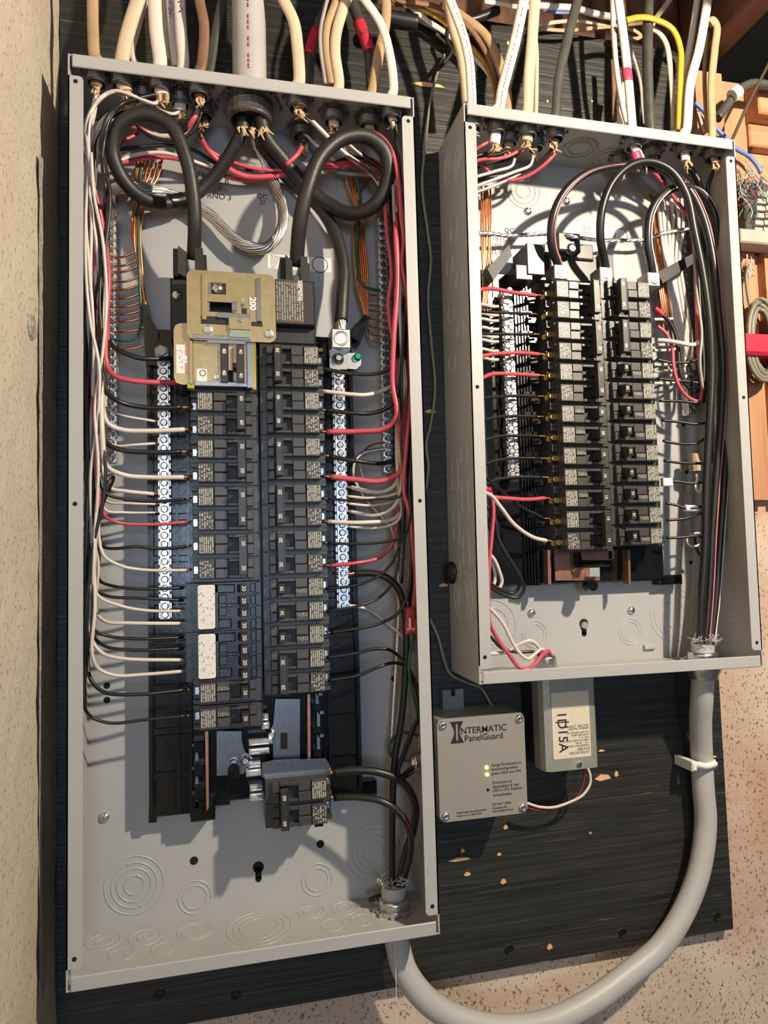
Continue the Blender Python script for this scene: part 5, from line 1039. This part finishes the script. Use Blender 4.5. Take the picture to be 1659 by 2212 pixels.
for i in range(7):
    x = 1040+i*3.4; wire('c', 4.5, [(x+6*math.sin(i), 402, .020), (x, 450, .022), (x+3*math.sin(i*2), 520, .024), (x+4*math.cos(i), 600, .026), (x+4, 640, .028), (x+6*math.sin(i*3), 680, .028)], 'bare copper wire hanging beside the flange of the shorter panel', group='coppers beside the flange, shorter panel')
strands('bare_aluminium_wire', [(1020, 505, .03), (1050, 504, .028), (1100, 509, .024), (1140, 507, .024), (1190, 505, .028), (1240, 512, .044), (1290, 518, .03), (1340, 519, .024), (1395, 517, .026), (1430, 504, .03), (1470, 497, .032), (1510, 493, .034), (1524, 502, .03)], 10, alum, 4, 11, 'twisted bare aluminium wire slung across the shorter panel', 'wire', 12, .36, .55)
for i, (cl, w, P, what) in enumerate([('r', 9, [(1014, 632), (1043, 625), (1066, 624), (1110, 632), (1156, 638)], 'red wire to the topmost screw'), ('k', 7, [(1014, 668), (1043, 673), (1100, 676), (1146, 678)], 'black wire between the first two red wires, upper'), ('k', 7, [(1014, 722), (1043, 721), (1100, 722), (1152, 722)], 'black wire between the first two red wires, lower'), ('r', 9, [(1014, 780), (1043, 769), (1076, 764), (1120, 762), (1163, 765)], 'red wire to the fourth screw'), ('r', 9, [(1014, 830), (1043, 816), (1064, 808), (1110, 808), (1162, 811)], 'red wire to the fifth screw'),
        ('k', 7, [(1014, 870), (1043, 861), (1072, 857), (1110, 855), (1162, 856)], 'black wire just below the third red wire'), ('k', 7, [(1014, 918), (1043, 908), (1072, 901), (1110, 899), (1160, 900)], 'second black wire below the third red wire'), ('k', 7, [(1014, 966), (1045, 952), (1076, 943), (1120, 941), (1165, 942)], 'third black wire below the third red wire'), ('k', 7, [(1014, 1018), (1045, 1004), (1072, 995), (1110, 990), (1168, 990)], 'fourth black wire below the third red wire'), ('k', 8, [(1014, 1062), (1047, 1048), (1070, 1037), (1110, 1031), (1172, 1031)], 'fifth black wire below the third red wire'),
        ('r', 9, [(1014, 1066), (1047, 1072), (1100, 1077), (1140, 1079), (1176, 1076)], 'red wire directly above the copper bus breakers'), ('k', 7, [(1030, 1020), (1052, 1034), (1080, 1058), (1122, 1092), (1176, 1120)], 'black wire slanting down to the last but one screw'), ('w', 9, [(1030, 1058), (1060, 1070), (1082, 1096), (1110, 1132), (1150, 1160), (1180, 1168)], 'spiral marked white wire to the last screw')]):
    dd = [.075, .066, .060, .056, .046]; n = len(P); wire(cl, w, [(a, b, dd[0]+(dd[-1]-dd[0])*j/(n-1)) for j, (a, b) in enumerate(P)], what+' of the neutral side, shorter panel', [(P[-1][0]-1, P[-1][1], .046), (P[-1][0]+14, P[-1][1], .044)])
for y in (661, 680, 692, 710, 727, 737, 757, 776):
    wire('w', 7, [(1012, y-5, .044), (1045, y-3, .042), (1062, y+1, .040), (1076, y+1, .036)], 'short white neutral wire entering the neutral bar of the shorter panel', group='white neutrals beside the flange')
wire('k', 8, [(1030, 1060, .06), (1052, 1092, .062), (1070, 1122, .062), (1078, 1165, .062), (1100, 1205, .062), (1124, 1245, .062), (1132, 1272, .06), (1120, 1290, .058), (1090, 1286, .058), (1056, 1266, .06), (1030, 1240, .06)], 'outer black wire looped slackly below the neutral bar of the shorter panel')
wire('k', 8, [(1030, 1075, .054), (1048, 1110, .056), (1062, 1150, .056), (1088, 1200, .056), (1114, 1240, .056), (1121, 1268, .054), (1108, 1281, .052), (1078, 1272, .054), (1056, 1258, .056), (1030, 1230, .056)], 'inner black wire looped slackly below the neutral bar of the shorter panel')
wire('r', 9, [(1046, 1050, .064), (1060, 1066, .066), (1066, 1100, .066), (1062, 1160, .066), (1056, 1230, .068), (1055, 1300, .068), (1058, 1345, .066), (1076, 1382, .064), (1100, 1414, .066), (1120, 1440, .068), (1136, 1445, .070), (1152, 1437, .066), (1172, 1414, .056), (1184, 1406, .050), (1189, 1414, .046), (1186, 1430, .043)], 'red wire dropping to the threaded nipple in the shorter panel floor')
wire('w', 8, [(1030, 1290, .06), (1056, 1312, .06), (1086, 1346, .058), (1106, 1385, .058), (1122, 1410, .060), (1140, 1423, .060), (1156, 1412, .056), (1170, 1402, .050), (1176, 1412, .046), (1176, 1430, .042)], 'white wire with a faint red line twisting to the threaded nipple')
wire('w', 8, [(1030, 1408, .04), (1062, 1412, .04), (1094, 1408, .042), (1120, 1392, .044), (1146, 1384, .046), (1162, 1396, .044), (1170, 1412, .042), (1172, 1430, .041)], 'white wire arching over to the threaded nipple')
wire('k', 7, [(1040, 1355, .05), (1062, 1378, .046), (1084, 1400, .044), (1120, 1409, .042), (1150, 1408, .042), (1166, 1416, .041), (1169, 1432, .041)], 'black wire curving to the threaded nipple')
for i, P in enumerate([[(1046, 1186, .05), (1066, 1206, .052), (1078, 1232, .052), (1084, 1258, .05), (1074, 1274, .05), (1056, 1268, .05)], [(1046, 1196, .046), (1062, 1214, .046), (1070, 1244, .046), (1064, 1266, .046), (1050, 1268, .046)]]):
    wire('w', 8, P, ['outer', 'inner'][i]+' short white loop behind the long red wire, shorter panel')
rt = MB(); pb_(rt, 1046, 1052, 1064, 1064, .060, .074, .003); tag(rt.build('cable_tie', redtape), 'red tie gathering the wires beside the neutral bar end', 'cable tie')
np_ = empty('floor_nipple', .5164, .042, -.657, 'zinc threaded nipple standing on the floor of the shorter panel', 'fitting')
c = UZ(1176, 1448, -.6575); zf = RZ-RH+T-.0008
pr_ = [(0, .0165), (.003, .0165), (.003, .0125)]
for k in range(5): pr_ += [(.0045+k*.0026, .0135), (.0058+k*.0026, .0125)]
pr_ += [(.018, .0115), (.018, .0095), (.006, .0095)]
MB().lathe((c.x, .0416, zf), 'z', pr_, 24, True, False).build('threads', zinc, np_)
# feeders of the shorter panel
wire('k', 17, [(1210, 600, .050), (1206, 575, .055), (1192, 530, .066), (1193, 475, .074), (1216, 420, .078), (1262, 378, .080), (1320, 360, .078), (1385, 358, .070), (1440, 372, .064), (1482, 402, .064), (1515, 460, .066), (1540, 560, .068), (1552, 680, .066), (1561, 800, .062), (1556, 920, .060), (1546, 1040, .058), (1538, 1160, .056), (1532, 1280, .054), (1523, 1390, .054)], 'black feeder with a pink stripe arching from the first lug of the shorter panel', stripe=(mat('pink_stripe', (.58, .16, .17), .4), .9, .75), cat='feeder', name='feeder_conductor', n=12, k=8)
wire('k', 17, [(1310, 604, .050), (1307, 570, .056), (1297, 515, .068), (1300, 455, .076), (1322, 396, .080), (1362, 358, .082), (1406, 350, .082), (1450, 370, .082), (1482, 418, .082), (1500, 500, .080), (1518, 590, .078), (1532, 690, .076), (1537, 800, .072), (1533, 900, .070), (1526, 1040, .066), (1523, 1180, .062), (1516, 1290, .058), (1512, 1390, .054)], 'plain black feeder arching from the middle lug of the shorter panel', cat='feeder', name='feeder_conductor', n=12, k=8)
wire('k', 17, [(1413, 612, .050), (1408, 575, .056), (1399, 520, .062), (1405, 462, .066), (1430, 422, .068), (1468, 404, .066), (1506, 412, .064), (1538, 452, .060), (1554, 530, .056), (1564, 640, .052), (1569, 780, .050), (1571, 900, .050), (1564, 1040, .050), (1554, 1180, .050), (1546, 1290, .050), (1534, 1390, .052)], 'black feeder with a white stripe arching from the last lug of the shorter panel', stripe=(wstripe, .9, .75), cat='feeder', name='feeder_conductor', n=12, k=8)
strands('bare_aluminium_wire', [(1545, 830, .046), (1547, 900, .046), (1552, 960, .044), (1550, 1040, .042), (1554, 1150, .042), (1552, 1270, .044), (1544, 1390, .050)], 10, alum, 5, 12, 'twisted bare aluminium wire among the feeders going down', 'wire', 14, .34, .6)
for i, P in enumerate([[(1482, 350, .05), (1500, 385, .044), (1520, 440, .036), (1532, 520, .034), (1540, 640, .034), (1542, 780, .034), (1538, 900, .036), (1536, 1000, .036)], [(1545, 360, .06), (1530, 400, .05), (1528, 470, .04), (1520, 560, .036), (1528, 680, .034), (1526, 800, .034), (1520, 860, .036), (1512, 875, .04)], [(1486, 352, .05), (1510, 392, .05), (1524, 450, .046), (1514, 540, .042), (1520, 640, .04), (1516, 740, .04), (1510, 778, .044)], [(1550, 358, .055), (1540, 420, .046), (1545, 520, .04), (1548, 650, .038), (1540, 780, .038), (1530, 830, .04), (1520, 832, .044)], [(1410, 352, .05), (1440, 400, .03), (1478, 450, .024), (1504, 500, .026), (1512, 600, .03), (1516, 700, .03)]]):
    wire('k', 8, P, 'black wire running down behind the feeders of the shorter panel', group='black wires behind the feeders')
wire('y', 6, [(1500, 560, .07), (1506, 640, .07), (1516, 720, .07), (1512, 780, .07), (1518, 840, .066)], 'grey wire in front of the black ones beside the long ground bar')
wire('r', 8, [(1388, 348, .05), (1412, 372, .046), (1432, 396, .04), (1466, 440, .034), (1492, 478, .034), (1500, 560, .04), (1504, 640, .05), (1506, 700, .056), (1510, 780, .056), (1517, 840, .054), (1510, 866, .054), (1486, 858, .052), (1466, 832, .052), (1455, 790, .052), (1452, 752, .052), (1440, 722, .052), (1420, 704, .050)], 'thick red wire looping low to the second right hand double breaker of the shorter panel')
o = wire('k', 8, [(1506, 560, .05), (1514, 700, .05), (1520, 790, .05), (1516, 834, .05), (1502, 846, .05), (1484, 834, .05), (1470, 806, .05), (1465, 760, .05), (1460, 724, .05), (1448, 698, .05), (1432, 681, .05)], 'black wire with a red taped end to the first right hand double breaker')
ribbon('taped_end', [(1432, 681, .05), (1424, 673, .05), (1414, 666, .05)], 11, redtape, parent=o)
for i, (x0, x1, x2) in enumerate([(1430, 1452, 1478), (1440, 1458, 1484), (1450, 1462, 1488), (1462, 1470, 1492), (1472, 1478, 1494), (1422, 1446, 1472)]):
    wire('w', 8, [(x0, 430, .026), (x0+4, 480, .026), (x1-10, 560, .028), (x1, 630, .030), (x1+10, 690, .032), (x2, 745, .030), (x2+6, 775+6*i, .024)], 'white wire in the bundle falling past the black latch arm', group='white wires past the black latch arm')
for i in range(6):
    x = 1412+i*4; wire('c', 4, [(x-8, 420+3*i, .018), (x, 470, .020), (x+5, 540, .024), (x+10, 610, .026), (x+16, 655, .026), (x+22, 700, .022)], 'bare copper wire behind the white striped feeder loop', group='coppers behind the striped loop')
wire('w', 10, [(1420, 735, .052), (1440, 736, .056), (1470, 741, .06), (1492, 745, .062), (1504, 743, .06), (1509, 734, .055)], 'fat white wire crossing over the red one to a right hand breaker')
for i, y in enumerate((690, 745, 757, 788, 802, 828)):
    wire('w', 7, [(1412, y, .034), (1430, y, .034), (1455, y-2, .032), (1478, y-12, .026), (1488, y-20, .022)], 'short white wire crossing to the long ground bar', group='short whites at the long ground bar')
for P, what in [([(1418, 776), (1450, 783), (1490, 782), (1512, 775)], 'first'), ([(1420, 818), (1460, 822), (1500, 826), (1522, 830)], 'second'), ([(1424, 866), (1470, 867), (1506, 870), (1524, 866)], 'third'), ([(1430, 908), (1470, 912), (1500, 916), (1522, 914)], 'fourth'), ([(1432, 952), (1462, 958), (1504, 958), (1522, 948)], 'fifth'), ([(1434, 995), (1470, 1000), (1515, 1001)], 'sixth'), ([(1436, 1040), (1460, 1040), (1490, 1044), (1516, 1042)], 'seventh'), ([(1438, 1087), (1460, 1091), (1484, 1098), (1516, 1094)], 'eighth'), ([(1440, 1124), (1480, 1120), (1502, 1114), (1518, 1106)], 'ninth'), ([(1440, 1162), (1475, 1161), (1500, 1158), (1516, 1160)], 'tenth')]:
    wire('k', 6, [(a, b, .046+.004*j) for j, (a, b) in enumerate(P)], 'black wire, %s down from the fat white one, joining the feeders of the shorter panel' % what)
q = MB(); pb_(q, 1434, 1032, 1454, 1050, .046, .052, .001); tag(q.build('paper_tag', labw), 'small white paper tag on the seventh black wire', 'tag')
tb_, _, _ = ribbon('white_sleeve', [(1478, 1098, .052), (1508, 1099, .052)], 15, labw, 'white sleeve on the eighth black wire', 'sleeve', n=12)
q = MB().lathe(U(1503, 1018, .03), (-.05, 0, 1), [(0, .0080), (.013, .0075), (.0135, .0058), (.0225, .0048), (.0235, .003)], 10, False); tag(q.build('wire_nut', mat('tan_nylon', (.36, .28, .19), .5)), 'tan wire nut resting on the back wall near the feeders', 'wire nut')
wire('w', 6, [(1503, 1022, .03), (1506, 1036, .03), (1502, 1050, .03), (1508, 1062, .03), (1514, 1058, .03), (1516, 1040, .03)], 'white wire curling out of the tan wire nut')
wire('w', 5, [(1516, 1152, .04), (1502, 1152, .04), (1488, 1158, .04), (1484, 1168, .04), (1490, 1178, .04), (1502, 1180, .04), (1514, 1174, .04)], 'small white wire ring near the lowest black wire')
wire('k', 6, [(1500, 1160, .03), (1502, 1172, .03), (1506, 1190, .03), (1514, 1200, .03)], 'short black curl beside the white ring')
# ---------------------------------------------------------------- below the boxes
def ser(P, label):
    path = smooth_path([U(a, b, d) for a, b, d in P], 10); o = MB().tube(path, .0140, 16, .92).build('grey_cable', WM['G']); return tag(o, label, 'cable')
ser([(850, 1912, .035), (850, 1950, .035), (853, 2000, .036), (860, 2046, .038), (878, 2104, .042), (936, 2172, .050), (1040, 2216, .054), (1170, 2212, .050), (1275, 2164, .040), (1351, 2109, .032), (1427, 2045, .026), (1477, 1968, .022), (1510, 1881, .020), (1524, 1780, .018), (1519, 1700, .018), (1516, 1640, .020), (1513, 1560, .034), (1516, 1500, .048), (1518, 1440, .054), (1518, 1392, .054)], 'heavy grey cable looping from the tall panel floor up into the shorter panel')
def fitting(x, d, z, label, m=zinc):
    e = empty('cable_fitting', x, d, z, label, 'fitting'); q = MB().lathe((x, d, z), 'z', [(0, .0215), (.004, .0215), (.004, .0175)], 24, False)
    for k in range(10): a = k*PI/5; q.box(x+.0222*math.cos(a)-.0022, x+.0222*math.cos(a)+.0022, d+.0222*math.sin(a)-.0022, d+.0222*math.sin(a)+.0022, z, z+.0045)
    q.build('locknut', m, e); MB().lathe((x, d, z), 'z', [(.004, .0175), (.006, .0182), (.0075, .0172), (.009, .0182), (.011, .0172), (.013, .0165), (.013, .0145)], 24, True, False).build('threaded_barrel', m, e)
    MB().lathe((x, d, z-.0035), (0, 0, -1), [(0, .021), (.006, .021), (.010, .0185), (.016, .0175)], 20, True, False).build('clamp_body', m, e); return e
c = UZ(850, 1958, -H1+T+.003); fitting(U(851, 1955, .036).x, .036, -H1+T+.0005, 'zinc cable fitting on the floor of the tall panel')
fitting(U(1518, 1420, .054).x, .054, RZ-RH+T-.0022, 'zinc cable fitting on the floor of the shorter panel')
for px, py, d, lb in [(848, 1912, .038, 'frayed white fibres at the cable end in the tall panel'), (1520, 1392, .056, 'frayed white fibres at the cable end in the shorter panel')]:
    q = MB(); rg = random.Random(px); c = U(px, py, d)
    for j in range(40):
        a = rg.uniform(0, 2*PI); p = c+Vector((math.cos(a)*.013, math.sin(a)*.013, rg.uniform(-.004, .004))); q.tube([p, p+Vector((rg.uniform(-.006, .006), rg.uniform(0, .006), rg.uniform(.002, .009))), p+Vector((rg.uniform(-.010, .010), rg.uniform(0, .008), rg.uniform(.004, .015)))], .0003, 3)
    tag(q.build('frayed_fibres', labw), lb, 'fibres', kind='stuff')
q = MB().tube(pxpath([(852, 2024, .055), (854, 2080, .058), (856, 2150, .060), (857, 2230, .062)], 4), .0004, 5); tag(q.build('hanging_thread', labw), 'thin white thread hanging below the tall panel', 'thread')
q = MB().tube([U(797, 1944, .03), U(826, 1935, .03)], .0028, 8); tag(q.build('wire_offcut', WM['k']), 'short black offcut lying on the tall panel floor', 'offcut')
cl = empty('cable_clamp', U(1521, 1655, .02).x, 0, U(1521, 1668, .02).z, 'white plastic clamp holding the grey cable to the plywood', 'clamp')
q = MB(); pb_(q, 1497, 1646, 1507, 1668, 0, .036, .002); q.build('foot', labw, cl)
q = MB(); pb_(q, 1538, 1642, 1548, 1664, 0, .030, .002); q.build('foot', labw, cl)
q = MB().tube(smooth_path([U(1500, 1656, .030), U(1508, 1652, .034), U(1522, 1655, .037), U(1538, 1652, .034), U(1544, 1650, .026)], 5), .0042, 8); q.build('strap', labw, cl); MB().lathe(U(1545, 1655, .030), 'd', [(0, .0045), (.002, .0035)], 10).build('nail', zinc, cl)
# hole plug in the outer side of the shorter box
c = UX(978, 1237, RX-.006); hp = MB().lathe((RX-.006, c.y, c.z), (-1, 0, 0), [(0, .0135), (.002, .0135), (.006, .011), (.007, .004)], 20); tag(hp.build('hole_plug', mat('black_screw', (.006, .006, .006), .4)), 'round black hole plug in the outer side of the shorter panel', 'plug')
# ---------------------------------------------------------------- surge protector
sp_ = empty('surge_protector', .43, 0, -.812, 'grey metal surge protector box with green lamps between the panels', 'surge protector')
DS = .060; p0, p1, p2, p3 = U(950, 1776, DS), U(1142, 1757, DS), U(1130, 1541, DS), U(944, 1553, DS)
sx0, sx1, sz0, sz1 = (p0.x+p3.x)/2, (p1.x+p2.x)/2, (p0.z+p1.z)/2, (p2.z+p3.z)/2
boxm = mat('beige_grey_enamel', (.36, .33, .29), .4, .3, var=.03, scale=15)
MB().box(sx0+.002, sx1-.002, 0, DS-.0015, sz0+.002, sz1-.001).build('body', steel, sp_); MB().prism(rpoly(sx0, sz0, sx1, sz1, .007), DS-.0015, DS).build('cover', boxm, sp_)
for sx, sz in ((sx0+.0065, sz0+.0065), (sx1-.0065, sz0+.0065), (sx0+.0065, sz1-.0065), (sx1-.0065, sz1-.0065)):
    MB().lathe((sx, DS, sz), 'd', [(0, .0048), (.0015, .0046), (.0028, .0032), (.0030, .002), (.0018, .0016)], 14).build('cover_screw', zinc, sp_)
a, b_ = U(957, 1524, .012), U(1001, 1488, .012); w_ = b_.x-a.x; MB().prism([(a.x, a.z-.006), (b_.x, a.z-.006), (b_.x, b_.z), (a.x+w_*.60, b_.z), (a.x+w_*.60, b_.z-.008), (a.x+w_*.40, b_.z-.008), (a.x+w_*.40, b_.z), (a.x, b_.z)], 0.0004, .012).build('mounting_tab', mat('tab_grey', (.20, .20, .22), .4, .4), sp_)
def st(s, px, px1, py, bold=.0001, hs=1.):
    """one printed line from px to px1"""
    a_, b2 = U(px, py, DS), U(px1, py, DS); m1 = textmesh(s, .01, inkm); w1 = 2*max(v.co.x for v in m1.vertices)
    size = .01*(b2.x-a_.x)/w1; text(s, (a_.x+b2.x)/2, DS+.0003, a_.z, size, inkm, sp_, 0, 'printed_text', bold, 1.)
st('NTERMATIC', 995, 1094, 1580, .0001); st('PanelGuard', 1004, 1086, 1596, .00008)
c = U(987, 1581, DS+.0003); MB().prism([(c.x-.0078, c.z+.0115), (c.x+.0078, c.z+.0115), (c.x+.0040, c.z+.0035), (c.x+.0030, c.z), (c.x+.0040, c.z-.0045), (c.x+.0080, c.z-.0125), (c.x-.0080, c.z-.0125), (c.x-.0040, c.z-.0045), (c.x-.0030, c.z), (c.x-.0040, c.z+.0035)], DS+.0001, DS+.0003).build('emblem', inkm, sp_)
MB().box(c.x-.0010, c.x+.0010, DS+.0003, DS+.0004, c.z-.0095, c.z+.0085).build('emblem_bar', boxm, sp_)
for s, px, px1, py in [('Surge Protection is', 1062, 1125, 1653), ('functioning when', 1062, 1119, 1662), ('green LEDs are ON.', 1062, 1126, 1671), ('Protection is', 1064, 1105, 1691), ('diminished if red', 1064, 1120, 1700), ('LED is ON. Replace', 1064, 1128, 1708), ('Immediately.', 1065, 1107, 1718), ('DO NOT OPEN', 1064, 1104, 1738), ('Contains No', 1064, 1096, 1746), ('Serviceable Parts', 1064, 1108, 1753), ('Intermatic Incorporated', 987, 1050, 1756), ('Spring Grove, IL 60081-9698', 987, 1040, 1763)]: st(s, px, px1, py, .00002)
for px, py in ((1051, 1658), (1052, 1673)): MB().lathe(U(px, py, DS), 'd', [(0, .0024), (.001, .0022), (.0016, .001)], 12).build('green_lamp', mat('green_led', (.3, .9, .2), .3, emit=((.45, 1., .15), 3.0)), sp_)
MB().lathe(U(1054, 1706, DS), 'd', [(0, .0018), (.0006, .0016)], 12).build('red_lamp_lens', mat('hole_black', (.004, .004, .004), .9), sp_)
# ---------------------------------------------------------------- bell transformer under the shorter box
tr = empty('transformer', .545, 0, -.773, 'dull steel bell transformer with an upside-down paper label under the shorter panel', 'transformer')
DT = .056; p0, p1 = U(1184, 1667, DT), U(1294, 1659, DT); tz1 = RZ-RH-.0075
x0, x1, z0, z1 = p0.x-.004, p1.x, (p0.z+p1.z)/2, tz1; r = .010
pts = [(x0, .030), (x0, DT-r), (x0+r*.3, DT-r*.3), (x0+r, DT), (x1-.003, DT), (x1, DT-.003), (x1, .030)]
n = len(pts); V = [(a, d, z0) for a, d in pts]+[(a, d, z1) for a, d in pts]; mbx = MB(); mbx.add(V, [tuple(range(n)), tuple(range(2*n-1, n-1, -1))]+[(i, i+n, (i+1) % n+n, (i+1) % n) for i in range(n)]); mbx.build('case', steel, tr); MB().box(x0-.001, x1-.001, 0, .030, z0+.004, z1).build('core', mat('black_screw', (.006, .006, .006), .4), tr)
MB().lathe(U(1251, 1651, DT), 'd', [(0, .0040), (.001, .0038), (.002, .0025)], 12).build('case_screw', zinc, tr)
p0, p1, p2, p3 = U(1196, 1641, DT), U(1277, 1639, DT), U(1271, 1491, DT), U(1190, 1492, DT)
lx0, lx1, lz0, lz1 = (p0.x+p3.x)/2, (p1.x+p2.x)/2, p0.z, p2.z
lab = MB().prism(rpoly(lx0, lz0, lx1, lz1, .002), DT, DT+.0002).build('paper_label', mat_print('aged_label', (.42, .36, .28), (.64, .56, .43), 'Z', 44, 30, .40, .7), tr)
for s, f, sz in [('CATALOG NO.', .07, .0040), ('E1V2RF', .125, .0050), ('THERMOSTAT CIRCUIT', .175, .0030), ('2 W.    30 MA.', .215, .0030), ('ONE VOLTAGE CIRCUIT', .255, .0030), ('10W. A. C.', .295, .0030), ('SWITCHES, BELLS', .335, .0030), ('DO NOT INSTALL IN', .375, .0030), ('FEDERAL PACIFIC', .435, .0034), ('ELECTRIC COMPANY', .475, .0034)]:
    m_ = textmesh(s, sz, inkm); wd_ = max(v.co.x for v in m_.vertices); text(s, lx1-.002-wd_, DT+.0004, lz0+(lz1-lz0)*f, sz, inkm, lab, PI, 'print_line')
hand = mat('marker_ink', (.03, .02, .03), .5)
for s, px, py, sz in [("1D", 1213, 1556, .0165), ("'15A", 1216, 1597, .0165)]: text(s, *U(px, py, DT+.0005), sz, hand, lab, PI/2, 'handwriting', .0001)
MB().tube([U(1200, 1561, DT+.0005), U(1229, 1559, DT+.0005)], .0006, 5).build('handwriting', hand, lab)
wire('m', 6, [(1262, 1655, .03), (1262, 1675, .03), (1258, 1700, .03), (1242, 1725, .03), (1215, 1742, .028), (1180, 1750, .026), (1150, 1748, .026), (1136, 1742, .026)], 'dark red wire from the transformer curving behind the surge protector')
wire('w', 6, [(1268, 1655, .032), (1275, 1675, .034), (1274, 1695, .034), (1258, 1718, .034), (1230, 1733, .032), (1195, 1744, .030), (1165, 1743, .028), (1136, 1734, .028)], 'cream wire from the transformer curving behind the surge protector')
# ---------------------------------------------------------------- tidy up authoring helpers
for o in bpy.data.objects:
    if '_w' in o: del o['_w']
